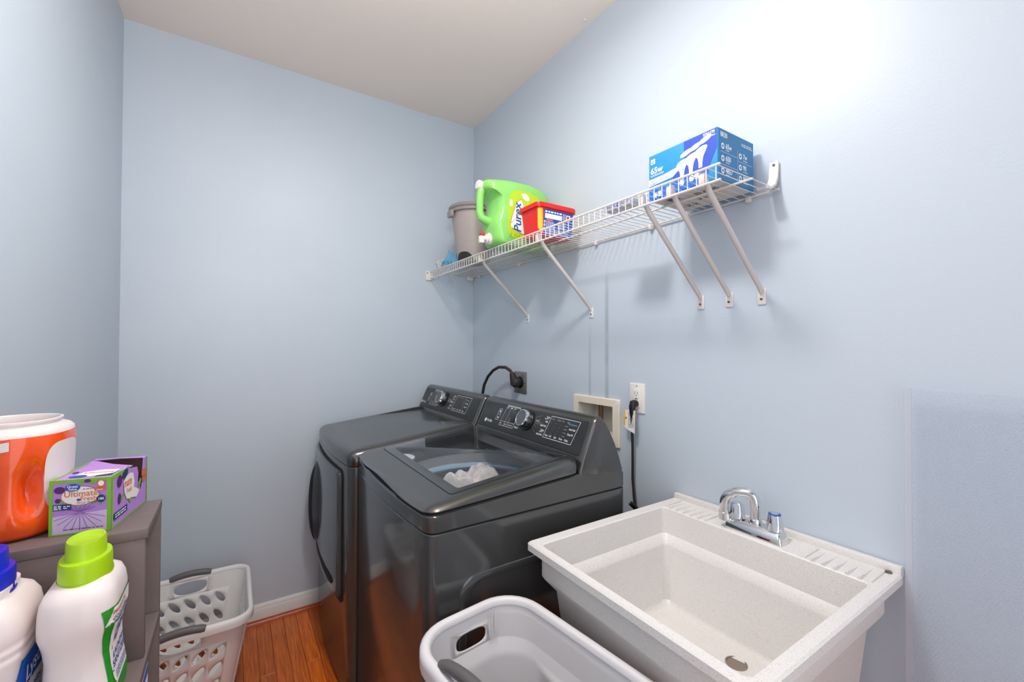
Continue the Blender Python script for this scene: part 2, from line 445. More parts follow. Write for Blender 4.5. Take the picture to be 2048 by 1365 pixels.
an = obj('ceiling_anchor', MB().lathe([(.006, 0), (.0055, -.003), (.003, -.005)], (-.035, -1.098, H), (0, 0, 1), 12), m_trim, loc=(-.035, -1.098, H)); tagp(an, 'tiny white anchor on the ceiling near the right wall', 'anchor')
# ================================================================== DRYER AND WASHER
zt = lambda x: 0.963 + (x + 0.90) * 0.115
gap = lambda x: 0.944 + (x + 0.90) * 0.058
XB = -0.19
def plan(y0, y1, xb, xf, rad, z, bul=0.022, ins=0.0, scoop=None):
    yc, hw = (y0 + y1) / 2, (y1 - y0) / 2
    P = rr(xf + ins, xb - ins, y0 + ins, y1 - ins, max(rad - ins, .004), 0, 14, 5)
    out = []
    for p in P:
        t = (p.y - yc) / hw; w = (xb - p.x) / (xb - xf)
        q = Vector((p.x - bul * (1 - t * t) * max(w, 0), p.y, 0))
        q.z = z(q.x) if callable(z) else z
        if scoop and q.x < -0.86 and abs(t) < .72: q.z += scoop * math.cos(t / .72 * PI / 2) ** 2
        out.append(q)
    return out
def circ(ring, c, rad, z):
    out = []
    for p in ring:
        d = Vector((p.x - c[0], p.y - c[1], 0)).normalized()
        out.append(Vector((c[0] + d.x * rad, c[1] + d.y * rad, z)))
    return out
CONS = [(-.392, 1.006), (-.388, 1.018), (-.340, 1.122), (-.333, 1.134), (-.320, 1.142), (-.303, 1.142), (-.284, 1.122), (-.262, 1.086), (-.243, 1.05), (-.222, 1.0), (-.207, .962), (-.207, .945), (-.40, .945), (-.404, .975)]
def console(root, y0, y1):
    cx, cz = -.30, 1.02; rings = []
    def ring(y, k): return [(cx + (px - cx) * (1 - k * .8), y, (cz + (pz - cz) * (1 - k)) if pz > .98 else pz) for px, pz in CONS]
    for d, k in [(.001, .10), (.003, .06), (.007, .03), (.013, .01), (.021, 0)]: rings.append(ring(y1 - d, k))
    for d, k in [(.021, 0), (.013, .01), (.007, .03), (.003, .06), (.001, .10)]: rings.append(ring(y0 + d, k))
    obj('console', MB().loft(rings), m_graph_side, root)
    A = Vector((-.388, y1, 1.018)); vd = Vector((.051, 0, .110))
    fr = Frame(A, (0, -1, 0), vd)
    if fr.n.x > 0: fr.n = -fr.n
    w = y1 - y0
    def slab(a0, b0, a1, b1, h0, h1, rad):
        R = lambda h, i: [fr.p(p.x, p.y, h) for p in rr(a0 + i, a1 - i, b0 + i, b1 - i, rad, 0, 1, 3)]
        return MB().loft([R(h0, 0), R(h1 - .0004, 0), R(h1, .0006)])
    obj('control_panel', slab(.018, .003, w - .024, .119, -.002, .0014, .006), m_panel, root)
    # faint mesh lines of the panel film
    pr = Print(fr, .0016)
    for k in range(36):
        b = .006 + k * .0031; pr.rect(.022, b, w - .028, b + .0006)
    pr.make('panel_weave', mat_weave, root)
    return fr, slab
mat_weave = mat('panel_weave_print', (46, 47, 48), 0.35)
def knob(root, fr, a, b):
    c = fr.p(a, b, .0014)
    k = obj('dial', MB().lathe([(.0415, 0), (.0415, .004), (.038, .006)], c, fr.n, 32), m_blk, root)
    obj('dial_ring', MB().lathe([(.0325, .005), (.0338, .010), (.0338, .030), (.0322, .034), (.0295, .035), (.0282, .0335)], c, fr.n, 36), m_chrome, k)
    obj('dial_face', MB().lathe([(.0283, .030), (.0283, .0342), (.001, .0344)], c, fr.n, 36), m_knobface, k)
def console_print(root, fr, slab, washer):
    P = Print(fr, .0020); D = Print(fr, .0020); B = Print(fr, .0020)
    s = 0 if washer else -.045
    # round emblem and name
    a0 = .070 if washer else .030
    P.ell((a0, .034), .0075, .0085, 20)
    P.text('Profile', a0 + .012, .029, .016, .01)
    x = .143 + s
    P.outline([(x, .046), (x + .022, .046), (x + .030, .094), (x + .008, .094)], .0012)
    P.line((x + .004, .070), (x + .026, .070), .001)
    P.ell((x + .018, .083), .005, .006, 14); P.text('M', x + .009, .052, .012, .02)
    x = .183 + s; x2 = .286 + s
    P.outline([(x, .028), (x2, .028), (x2 + .013, .111), (x + .018, .111)], .0013)
    for xx in (x + .034, x + .058): P.line((xx, .028), (xx + .014, .111), .0011)
    P.line((x + .004, .046), (x2 + .003, .046), .0011)
    for k in range(7):
        for xx in (x + .017, x + .044):
            D.rect(xx + k * .0018, .056 + k * .008, xx + k * .0018 + .006, .0575 + k * .008)
    for xx, t in ((x + .006, 'Soil'), (x + .037, 'Load'), (x + .064, 'Smart Wash')): P.text(t, xx, .034, .0085 if len(t) < 6 else .0075, .015, sx=.8)
    P.micro(x + .018, .1125, x2 + .01, .117, 1, .6, 3)
    for xx in (x + .022, x + .046, x + .075): P.micro(xx, .102, xx + .014, .108, 1, .6, int(xx * 999))
    obj('display', slab(x + .064, .050, x2 - .002, .098, .0014, .0022, .002), m_panel2, root)
    kx = .364 if washer else .300
    knob(root, fr, kx, .074)
    lt = ['Normal', 'Colors', 'Whites', 'Jeans', 'Delicates'] if washer else ['Cottons', 'Easy', 'Mixed', 'Jeans', 'Delicates']
    rt = ['Towels', 'Bulky', 'Quick Wash', 'Sanitize', 'Active Wear'] if washer else ['Towels', 'Bulky', 'Quick Dry', 'Sanitize', 'Timed Dry']
    for k in range(5):
        b = .103 - k * .0168; e = (0, .004, .007, .004, 0)[k]
        P.text(lt[k], kx - .043 - e, b - .003, .0098, .02, align='R', sx=.7)
        P.text(rt[k], kx + .126 - k * .0032, b - .003, .0098, .02, align='R', sx=.68)
        D.line((kx + .041 + e, .09 - k * .008), (kx + .078 - k * .003, b + .001), .0008)
        D.line((kx - .041, .09 - k * .008), (kx - .043, b + .001), .0008)
    P.micro(kx + .10, .0945, kx + .122, .0985, 1, .6, 5); P.micro(kx + .092, .0445, kx + .112, .048, 1, .6, 6)
    x = .484 + (0 if washer else -.056); x2 = .636 + (0 if washer else -.05)
    P.outline([(x, .030), (x2, .030), (x2 + .014, .110), (x + .014, .110)], .0015)
    for k, t in enumerate(('Temp', 'Soil', 'Spin', 'Rinse')): P.text(t, x + .006 + k * .027, .0365, .0095, .02, sx=.85)
    P.text('Delay', x + .116, .0365, .0095, .02, sx=.85)
    for k, t in enumerate(('Pet', 'Wash', 'Rin', 'Spin')): D.text(t, x + .022 + k * .027, .098, .0085, .015)
    for k, t in enumerate(('Auto Soak', 'Deep Fill')): P.text(t, x + .121, .076 - k * .018, .0095, .02, sx=.8)
    B.text('Pre Control', x + .112, .093, .0085, .015)
    for k in range(4):
        for j in range(4): D.ell((x + .012 + k * .026 + j * .003, .050 + j * .012), .0012, .0012, 8)
    for k in range(4): D.micro(x + .098, .048 + k * .012, x + .112, .052 + k * .012, 1, .6, k + 11)
    P.make('lettering', m_print, root); D.make('lettering', m_printdim, root); B.make('lettering', m_printblue, root)

# ---- washer
y0, y1 = -1.475, -0.765; yc = (y0 + y1) / 2; DC = (-.575, yc)
washer = thing('washing_machine', 'graphite top load washing machine with glass lid, nearest the sink', 'washing machine', (-.55, yc, 0))
obj('cabinet', MB().loft([plan(y0, y1, XB, -.900, .03, .012, ins=.006), plan(y0, y1, XB, -.900, .03, .02), plan(y0, y1, XB, -.900, .03, .894), plan(y0, y1, XB, -.900, .03, .8965, ins=.003)], cap1=False), m_graph, washer)
obj('seam', MB().loft([plan(y0, y1, XB, -.900, .03, .8955, ins=.0045), plan(y0, y1, XB, -.900, .03, .9035, ins=.0045)], False, False), m_blkgap, washer)
XL = -.395
capr = [plan(y0, y1, XB, -.902, .03, .9005, ins=.002), plan(y0, y1, XB, -.902, .03, .903), plan(y0, y1, XB, -.902, .03, lambda x: gap(min(x, XL)) - .004 - max(0, x - XL) * .12), plan(y0, y1, XB, -.902, .03, lambda x: gap(min(x, XL)) - max(0, x - XL) * .12, ins=.006)]
c1 = circ(capr[-1], DC, .262, .938)
obj('top_cover', MB().loft(capr + [c1, circ(c1, DC, .258, .925)], False, False), m_graph, washer)
obj('tub', MB().lathe([(.262, .936), (.256, .90), (.256, .76), (.235, .742), (.02, .738)], (DC[0], DC[1], 0), n=48, cap0=False), m_tubsteel, washer)
obj('tub_ring', MB().lathe([(.255, .862), (.238, .866), (.234, .874), (.238, .882), (.255, .886)], (DC[0], DC[1], 0), n=48, cap0=False, cap1=False), m_ring, washer)
obj('detergent_tray', MB().lathe([(.046, .936), (.046, .943), (.040, .946), (.034, .945), (.001, .944)], (-.760, -.868, 0), n=24), m_disp, washer)
lg = [plan(y0, y1, XL, -.903, .035, lambda x: gap(x) + .008, ins=.05),
      plan(y0, y1, XL, -.903, .035, lambda x: gap(x) + .006, ins=.010, scoop=.0165),
      plan(y0, y1, XL, -.903, .035, lambda x: gap(x) + .0065, scoop=.0165),
      plan(y0, y1, XL, -.903, .035, lambda x: max(zt(x) - .020, gap(x) + .009), ins=-.0005, scoop=.0152),
      plan(y0, y1, XL, -.903, .035, lambda x: zt(x) - .0085, ins=.004, scoop=.0122),
      plan(y0, y1, XL, -.903, .035, lambda x: zt(x) - .004, ins=.012, scoop=.006),
      plan(y0, y1, XL, -.903, .035, lambda x: zt(x) - .001, ins=.024),
      plan(y0, y1, XL, -.903, .035, zt, ins=.036)]
n_ = len(lg[0])
def win(ax0, ax1, ay0, ay1, dz): return rr(ax0, ax1, ay0, ay1, .012, lambda x, y: zt(x) + dz, 14, 5)
lg += [win(-.785, -.425, y0 + .075, y1 - .075, 0), win(-.785, -.425, y0 + .075, y1 - .075, -.012), lg[0]]
lid = obj('lid', MB().loft(lg, False, False), m_graph_top, washer)
gr = [win(-.818, -.402, y0 + .048, y1 - .048, .0002), win(-.818, -.402, y0 + .048, y1 - .048, .0022), win(-.8165, -.4035, y0 + .0495, y1 - .0495, .0028)]
obj('lid_glass', MB().loft(gr, False, True), m_glass, lid, label='tinted glass panel')
gl = MB()
for ring_o, ring_i in [(win(-.8195, -.4005, y0 + .0465, y1 - .0465, .0006), win(-.8178, -.4022, y0 + .0482, y1 - .0482, .0006))]:
    gl.loft([ring_o, ring_i], False, False)
obj('glass_joint', gl, m_blkgap, lid)
obj('lid_gap', MB().loft([plan(y0, y1, XL, -.902, .03, lambda x: gap(x) - .003, ins=.009), plan(y0, y1, XL, -.902, .03, lambda x: gap(x) + .016, ins=.014)], False, False), m_blkgap, washer)
fr, slab = console(washer, y0, y1); console_print(washer, fr, slab, True)
# side panel embossing of the cabinet
mb = MB()
R = lambda i, d: [Vector((p.x, y0 - d, p.y)) for p in rr(-.817 + i, -.20 - i, .16 + i, .772 - i, .055, 0, 6, 8)]
mb.loft([R(0, -.002), R(.004, .0022), R(.010, .0030), R(.018, .0030), R(.024, .0012), R(.026, -.002)], False, False)
obj('side_emboss', mb, m_graph, washer)
# ---- dryer
d0, d1 = -0.752, -0.048; dyc = (d0 + d1) / 2
dryer = thing('clothes_dryer', 'graphite front load dryer in the corner by the back wall', 'dryer', (-.55, dyc, 0))
obj('cabinet', MB().loft([plan(d0, d1, XB, -.928, .03, .012, ins=.006), plan(d0, d1, XB, -.928, .03, .02), plan(d0, d1, XB, -.928, .03, .894), plan(d0, d1, XB, -.928, .03, .8965, ins=.003)]), m_graph, dryer)
obj('seam', MB().loft([plan(d0, d1, XB, -.928, .03, .8955, ins=.0045), plan(d0, d1, XB, -.928, .03, .9035, ins=.0045)]), m_blkgap, dryer)
zd = lambda x: zt(max(min(x, -.39), -.9))
tp = [plan(d0, d1, XB, -.930, .035, .9005, ins=.002), plan(d0, d1, XB, -.930, .035, .903), plan(d0, d1, XB, -.930, .035, lambda x: zd(x) - .034), plan(d0, d1, XB, -.930, .035, lambda x: zd(x) - .020, ins=.004),
      plan(d0, d1, XB, -.930, .035, lambda x: zd(x) - .009, ins=.014), plan(d0, d1, XB, -.930, .035, lambda x: zd(x) - .002, ins=.032), plan(d0, d1, XB, -.930, .035, lambda x: zt(min(x, -.39)), ins=.055)]
obj('top_panel', MB().loft(tp, False, True), m_graph_top, dryer)
fr, slab = console(dryer, d0, d1); console_print(dryer, fr, slab, False)
fx = lambda y: -.928 - .022 * (1 - ((y - dyc) / .352) ** 2)
def front_panel(cy, cz, hy, hz, rad, offs, m, name, parent, ell=False, k=10):
    rings = []
    for sc_, d in offs:
        if ell: P = [(hy * sc_ * math.cos(t), hz * sc_ * math.sin(t)) for t in [2 * PI * q / 40 for q in range(40)]]
        else: P = [(p.x, p.y) for p in rr(-hy * sc_, hy * sc_, -hz * sc_, hz * sc_, rad * sc_, 0, k, 4)]
        rings.append([Vector((fx(cy + a) - d, cy + a, cz + b)) for a, b in P])
    return obj(name, MB().loft(rings, False, True), m, parent)
front_panel(-.368, .606, .308, .268, .03, [(1, -.001), (1, .0015), (.95, .0015), (.5, .0015), (.02, .0015)], m_blkgap, 'door_gap', dryer)
door = front_panel(-.362, .607, .296, .258, .03, [(1, -.001), (1, .010), (.985, .014), (.93, .015), (.7, .015), (.4, .015), (.1, .015), (.01, .015)], m_graph, 'door', dryer)
# bowed pull handle at the door's left edge, with its dark slot
front_panel(-.142, .592, .075, .205, 0, [(1, .013), (.96, .019), (.85, .031), (.65, .043), (.4, .050), (.2, .053), (.01, .0535)], m_graph, 'handle', door, ell=True)
mb = MB()
def lens_d(a, b):
    q = math.sqrt(a * a + b * b); T_ = [(0, .0535), (.2, .053), (.4, .050), (.65, .043), (.85, .031), (.96, .019), (1, .013), (9, .0)]
    for (r0_, d0_), (r1_, d1_) in zip(T_, T_[1:]):
        if q <= r1_: return d0_ + (d1_ - d0_) * (q - r0_) / (r1_ - r0_)
sl = []
for k in range(17):
    b = -.9 + 1.8 * k / 16; w_ = math.sqrt(1 - b * b); m0, hw_ = .50, .20 * math.sqrt(max(0.02, 1 - (b / .92) ** 4))
    row = []
    for q in range(5):
        a = (m0 + hw_ * (q / 2 - 1)) * w_; y = -.142 - .075 * a
        row.append(Vector((fx(y) - lens_d(a, b) - .0022, y, .592 + .205 * b)))
    sl.append(row)
mb.loft(sl, False, False, closed=False)
obj('handle_slot', mb, m_blkgap, door)
mb = MB()
low = [(-.06, .395, .395), (-.12, .392, .398), (-.25, .383, .404), (-.40, .378, .408), (-.52, .378, .412), (-.575, .385, .412), (-.59, .398, .404)]
mb.loft([[Vector((fx(y) - .0158, y, a)), Vector((fx(y) - .0172, y, a)), Vector((fx(y) - .0172, y, b)), Vector((fx(y) - .0158, y, b))] for y, a, b in low])
obj('door_groove', mb, m_blkgap, door)

# ---- towel lying in the washer
rg = random.Random(5)
def towel():
    mb = MB(); n, m = 40, 30; vs = []; fs = []
    for i in range(n + 1):
        for j in range(m + 1):
            a, b = i / n * 2 - 1, j / m * 2 - 1
            x = -.530 + a * .16 + .012 * math.sin(5 * b + a * 2); y = -1.000 + b * .115 + .012 * math.sin(6 * a)
            e = max(0, 1 - max(abs(a), abs(b)) ** 4)
            h = .165 * (0.45 + .3 * math.exp(-((a + .35) ** 2 * 6 + b * b * 2)) + .35 * math.exp(-((a - .5) ** 2 * 7 + (b - .2) ** 2 * 3)))
            h += .018 * math.sin(7 * a + 4 * b) + .012 * math.sin(11 * b - 5 * a) + .007 * math.sin(17 * a + 9 * b)
            vs.append((x, y, .742 + h * e ** .5 + .022 * e))
    for i in range(n):
        for j in range(m):
            k = i * (m + 1) + j; fs.append((k, k + m + 1, k + m + 2, k + 1))
    mb.add(vs, fs)
    o = obj('towel', mb, m_towel, loc=(-.53, -1.0, .742), ang=180)
    md = o.modifiers.new('thick', 'SOLIDIFY'); md.thickness = .006; md.offset = 1
    tagp(o, 'crumpled grey towel inside the washer under its glass lid', 'towel')
towel()

# ================================================================== WIRE SHELF
ZS = 1.826
shelf = thing('wire_shelf', 'long white wire shelf on the wall above the washer and dryer', 'shelf', (-.15, -.94, ZS))
YE = -1.876
for nm, x, z, rd in [('front_rail', -.303, ZS - .001, .0036), ('lower_rail', -.300, ZS - .040, .0036), ('middle_rail', -.150, ZS - .0055, .0034), ('back_rail', -.010, ZS - .0055, .0034)]:
    obj(nm, MB().tube([(x, -.012, z), (x, YE, z)], rd, 8), m_whitewire, shelf)
wm = MB().tube([(-.006, 0, 0), (-.296, 0, 0), (-.3025, 0, -.002), (-.3040, 0, -.009), (-.3030, 0, -.040)], .0014, 6)
first = None
for k in range(70):
    y = -.020 - k * .02675
    if first is None:
        first = obj('wire', MB().add([p + Vector((0, y, ZS)) for p in wm.v], wm.f), m_whitewire, shelf); y_first = y
    else:
        c = first.copy(); COL.objects.link(c); c.parent = shelf; c.location = (0, y - y_first, 0)
def brace(y):
    top = Vector((-.292, y, ZS - .022)); foot = Vector((-.010, y, 1.542))
    b = obj('brace', MB().tube([top + Vector((.004, 0, .010)), top.lerp(foot, .1), top.lerp(foot, .9), foot, (-.006, y, 1.530)], [.007, .0078, .0078, .0072, .005], 10), m_brace, shelf)
    mbx = MB(); R = lambda x, i: [Vector((x, y + p.x, 1.517 + p.y)) for p in rr(-.0125 + i, .0125 - i, -.022 + i, .024 - i, .004, 0, 1, 3)]
    mbx.loft([R(-.0005, 0), R(-.003, 0), R(-.0042, .0015)]); obj('foot_plate', mbx, m_whitewire, b)
    obj('screw', MB().lathe([(.0042, .0035), (.004, .0055), (.002, .0066)], (0, y, 1.512), (-1, 0, 0), 10), m_screw, b)
    mbx = MB().box((-.300, y - .009, ZS - .036), (-.283, y + .009, ZS - .006), .003); obj('clip', mbx, m_brace, b)
for y in (-.623, -1.104, -1.626, -1.724, -1.823): brace(y)
def wall_clip(y):
    obj('wall_clip', MB().box((-.018, y - .008, ZS - .020), (-.0005, y + .008, ZS - .001), .004), m_whitewire, shelf)
for y in (-.10, -.55, -.82, -1.14, -1.43, -1.79): wall_clip(y)
# end bracket on the back wall and the J hook at the free end
mb = MB().box((-.330, -.012, ZS - .052), (-.285, -.0005, ZS + .004), .003).box((-.300, -.030, ZS - .050), (-.2925, -.010, ZS + .002), .002)
eb = obj('end_bracket', mb, m_whitewire, shelf)
obj('screw', MB().lathe([(.004, 0), (.003, .003)], (-.322, -.012, ZS - .008), (0, -1, 0), 10), m_screw, eb)
obj('corner_bracket', MB().box((-.05, -.014, ZS - .030), (-.004, -.0005, ZS - .004), .003), m_whitewire, shelf)
yh = -1.862
pts = [(-.085, ZS - .012), (-.050, ZS - .006), (-.026, ZS + .008), (-.014, ZS + .030), (-.010, ZS + .060), (-.009, ZS + .078)]
mb = MB().loft([[(px, yh - .012, pz), (px, yh + .012, pz), (px + .006, yh + .012, pz - .004), (px + .006, yh - .012, pz - .004)] for px, pz in pts])
hk = obj('hook_bracket', mb, m_whitewire, shelf)
obj('screw', MB().lathe([(.004, 0), (.003, .003)], (-.0095, yh, ZS + .068), (-1, 0, 0), 10), m_screw, hk)

TOP = ZS + .0018       # top of the shelf wires
# ================================================================== THINGS ON THE WIRE SHELF
# ---- pail
pc = (-.200, -.385)
pail = thing('pail', 'warm grey plastic pail with dark patch at its foot', 'pail', (pc[0], pc[1], TOP))
PH = .300
obj('body', MB().lathe([(.076, TOP), (.084, TOP + .004), (.088, TOP + .012), (.124, TOP + PH - .03), (.126, TOP + PH - .006), (.121, TOP + PH - .006), (.119, TOP + PH - .03), (.084, TOP + .016), (.002, TOP + .012)], (pc[0], pc[1], 0), n=48), m_pail, pail)
obj('rim', MB().lathe([(.1262, TOP + PH - .034), (.136, TOP + PH - .036), (.138, TOP + PH - .022), (.131, TOP + PH - .018), (.137, TOP + PH - .014), (.140, TOP + PH - .004), (.134, TOP + PH + .003), (.122, TOP + PH + .001), (.1205, TOP + PH - .02)], (pc[0], pc[1], 0), n=48, cap0=False, cap1=False), m_pailrim, pail)
a0 = math.radians(205)
mb = MB(); vs = []; fs = []
for i in range(13):
    t = a0 - .62 + 1.24 * i / 12; e = .034 * (1 - abs(i / 6 - 1) ** 3)
    for z, rd in ((0, .0846), (.008, .0888), (.012 + e * .5, .0888 + (.012 + e * .5 - .008) * .135), (.014 + e, .0890 + (.014 + e - .008) * .135)):
        vs.append((pc[0] + (rd + .0006) * math.cos(t), pc[1] + (rd + .0006) * math.sin(t), TOP + z + .001))
for i in range(12):
    for j in range(3): fs.append((i * 4 + j, i * 4 + 4 + j, i * 4 + 5 + j, i * 4 + 1 + j))
obj('foot_patch', mb.add(vs, fs), m_patch, pail, label='black rubber patch')
mb = MB().box((pc[0] - .150, pc[1] - .028, TOP + PH - .066), (pc[0] - .132, pc[1] + .028, TOP + PH - .028), .006)
obj('handle_lug', mb, m_pailrim, pail)
# ---- crumpled film bag in the corner
def film(name, c, size, m, label, seed):
    rg = random.Random(seed); mb = MB(); n = 18; vs = []; fs = []
    ph = [rg.uniform(0, 6) for _ in range(6)]
    for i in range(n + 1):
        for j in range(n + 1):
            a, b = i / n * 2 - 1, j / n * 2 - 1
            x = c[0] + a * size[0] * (1 + .15 * math.sin(4 * b + ph[0])); y = c[1] + b * size[1] * (1 + .15 * math.sin(5 * a + ph[1]))
            e = max(0, 1 - (a * a + b * b) * .5)
            h = size[2] * e * (.62 + .30 * math.sin(5 * a + ph[2] + 3 * b) + .22 * math.sin(8 * b + ph[3]) + .12 * math.sin(13 * a - 7 * b))
            vs.append((x, y, TOP + .001 + max(h, 0)))
    for i in range(n):
        for j in range(n):
            k = i * (n + 1) + j; fs.append((k, k + n + 1, k + n + 2, k + 1))
    o = obj(name, mb.add(vs, fs), m, loc=(c[0], c[1], TOP), ang=25); tagp(o, label, 'bag')
film('plastic_bag', (-.255, -.215), (.05, .06, .085), m_bagblue, 'crumpled blue plastic film beside the grey pail', 4)
film('plastic_bag', (-.250, -.090), (.05, .05, .085), m_bagclear, 'small heap of clear plastic film at the shelf corner end', 9)
# ---- green detergent jug lying on its side with a spigot
jy = -.785; jh = .080
jug = thing('detergent_jug', 'large bright green detergent jug with white spigot on the wire shelf', 'jug', (-.20, jy, TOP))
JP = [(-.355, 2.120), (-.295, 2.131), (-.214, 2.136), (-.126, 2.134), (-.077, 2.121), (-.048, 2.104), (-.034, 2.07), (-.030, 2.0), (-.030, 1.90), (-.036, 1.85), (-.05, TOP + .004), (-.10, TOP), (-.24, TOP), (-.300, TOP + .001), (-.320, 1.838), (-.332, 1.856), (-.336, 1.886), (-.340, 1.910), (-.338, 1.936), (-.330, 1.960), (-.322, 2.0), (-.326, 2.041), (-.345, 2.065), (-.376, 2.080), (-.374, 2.114)]
def dense(P, k=3):
    out = []; n = len(P)
    for i in range(n):
        p0, p1, p2, p3 = (Vector(P[(i + d) % n]) for d in (-1, 0, 1, 2))
        for j in range(k):
            t = j / k; out.append(.5 * ((2 * p1) + (p2 - p0) * t + (2 * p0 - 5 * p1 + 4 * p2 - p3) * t * t + (3 * p1 - p0 - 3 * p2 + p3) * t ** 3))
    return out
JD = dense(JP, 2); jc = Vector((-.18, 1.975))
rings = []
for yy, k in [(-jh, .82), (-jh + .003, .86), (-jh + .012, .92), (-jh + .03, .972), (-jh * .3, 1.0), (jh * .3, 1.0), (jh - .03, .972), (jh - .012, .92), (jh - .003, .86), (jh, .82)]:
    rg_ = []
    for p in JD:
        q = jc + (p - jc) * k
        if p.y < TOP + .02: q.y = max(q.y - (1 - k) * .10, TOP)
        rg_.append(Vector((q.x, jy + yy, q.y)))
    rings.append(rg_)
obj('body', MB().loft(rings), m_jug, jug, ang=60)
obj('handle', MB().tube([(-.352, jy, 2.100), (-.372, jy, 2.085), (-.379, jy, 2.06), (-.382, jy, 2.018), (-.382, jy, 1.975), (-.374, jy, 1.953), (-.352, jy, 1.944), (-.330, jy, 1.940)], [.022, .020, .018, .0165, .0165, .018, .020, .022], 12), m_jug, jug)
obj('vent_cap', MB().lathe([(.012, 0), (.020, .001), (.0215, .006), (.0215, .020), (.019, .024), (.004, .025)], (-.372, jy, 2.098), (-1, 0, .08), 24), m_whitepl, jug)
sp = obj('spigot', MB().lathe([(.026, -.012), (.026, .004), (.021, .006), (.021, .016), (.012, .018), (.012, .034), (.009, .036)], (-.332, jy, 1.863), (-1, 0, -.05), 24), m_whitepl, jug)
obj('spout_nozzle', MB().box((-.384, jy - .010, 1.838), (-.362, jy + .010, 1.870), .003), m_whitepl, sp)
obj('push_button', MB().box((-.380, jy - .009, 1.870), (-.358, jy + .009, 1.884), .003), m_redp, sp)
fy = jy - jh
fr = Frame((0, fy, 0), (1, 0, 0), (0, 0, 1))
P = Print(fr, .0006)
P.poly([(-.282, 1.90), (-.282, 1.985), (-.274, 2.045), (-.262, 2.068), (-.235, 2.082), (-.165, 2.085), (-.12, 2.072), (-.09, 2.04), (-.075, 1.98), (-.075, 1.90), (-.085, 1.868), (-.12, 1.858), (-.24, 1.858), (-.270, 1.872)])
P.make('label', m_jugl, jug)
P = Print(fr, .0010); P.poly([(-.268, 1.925), (-.258, 1.965), (-.240, 2.010), (-.226, 2.034), (-.214, 2.042), (-.203, 2.034), (-.190, 2.0), (-.18, 1.95), (-.18, 1.895), (-.205, 1.885), (-.245, 1.895), (-.262, 1.906)])
P.ell((-.185, 2.058), .022, .014, 14, -.5); P.ell((-.200, 2.066), .010, .006, 10); P.rect(-.272, 2.005, -.258, 2.032)
P.make('label_badge', m_white, jug)
Print(fr, .0014).text('Purex', -.212, 1.890, .056, .02, .15, PI / 2).make('lettering', m_ptext, jug)
P = Print(fr, .0008); rgx = random.Random(2)
for k in range(16):
    t = k / 15; xx = -.272 + .19 * t; P.line((xx, 1.862), (xx + rgx.uniform(-.01, .01), 1.862 + rgx.uniform(.01, .022)), .004)
P.make('label_grass', m_leaf, jug)
P = Print(fr, .0013); P.outline([(-.268, 1.925), (-.258, 1.965), (-.240, 2.010), (-.226, 2.034), (-.214, 2.042), (-.203, 2.034), (-.190, 2.0)], .0018); P.line((-.262, 1.906), (-.205, 1.885), .003); P.make('badge_outline', m_redp, jug)
# ---- red tub of pods
tx0, tx1, ty0, ty1 = -.278, -.078, -1.088, -.948
tub = thing('pod_tub', 'red lidded plastic tub with blue label in front of the green jug', 'tub', ((tx0 + tx1) / 2, (ty0 + ty1) / 2, TOP))
R = lambda z, i, rad=.022: rr(tx0 + i, tx1 - i, ty0 + i, ty1 - i, rad, z, 4, 6)
obj('body', MB().loft([R(TOP, .016), R(TOP + .003, .012), R(TOP + .118, .002), R(TOP + .120, .004)]), m_red, tub)
obj('lid', MB().loft([R(TOP + .114, .0008), R(TOP + .114, -.006, .026), R(TOP + .122, -.007, .026), R(TOP + .132, -.006, .026), R(TOP + .135, -.001, .024), R(TOP + .136, .01)]), m_red, tub)
tay = lambda b: .012 - (b - TOP - .003) / .115 * .010
frt = Frame((0, 0, 0), (1, 0, 0), (0, 0, 1), fn=lambda a, b, h: Vector((a, ty0 + tay(b) - h, b)))
lx0, lx1 = -.252, -.098
P = Print(frt, .0006); P.rect(lx0 + .006, TOP + .006, lx1 + .006, TOP + .110); P.make('label', m_tubblue, tub)
frl = Frame((0, 0, 0), (1, 0, 0), (0, 0, 1), fn=lambda a, b, h: Vector((tx0 + tay(b) + .022 - (.022 + h) * math.cos(a), ty0 + tay(b) + .022 - (.022 + h) * math.sin(a), b)))
P = Print(frl, .0006)
for k in range(5): P.poly([(.55 + k * .2, TOP + .030 - .004 * k), (.55 + k * .2 + .2, TOP + .026 - .004 * k), (.55 + k * .2 + .2, TOP + .110), (.55 + k * .2, TOP + .110)])
P.make('label_band', m_yellow, tub)
P = Print(frt, .0010); P.rect(-.240, TOP + .073, -.150, TOP + .092); P.micro(-.240, TOP + .095, -.15, TOP + .104, 1, .7, 4); P.rect(-.128, TOP + .078, -.106, TOP + .100)
P.micro(-.232, TOP + .030, -.188, TOP + .062, 7, .4, 8); P.micro(-.170, TOP + .036, -.128, TOP + .060, 6, .4, 9); P.micro(-.232, TOP + .008, -.110, TOP + .028, 4, .35, 10); P.micro(-.146, TOP + .078, -.131, TOP + .104, 6, .4, 12)
for k in range(3): P.ell((-.240, TOP + .058 - k * .014), .005, .005, 12)
P.make('label_print', m_white, tub)
P = Print(frt, .0012); P.rect(-.232, TOP + .063, -.198, TOP + .070); P.rect(-.170, TOP + .061, -.128, TOP + .068); P.make('label_tabs', m_orangep, tub)
P = Print(frt, .0013); P.rect(-.124, TOP + .082, -.112, TOP + .096)
for k in range(3): P.ell((-.240, TOP + .058 - k * .014), .0028, .0028, 10)
P.make('label_mark', m_redp, tub)
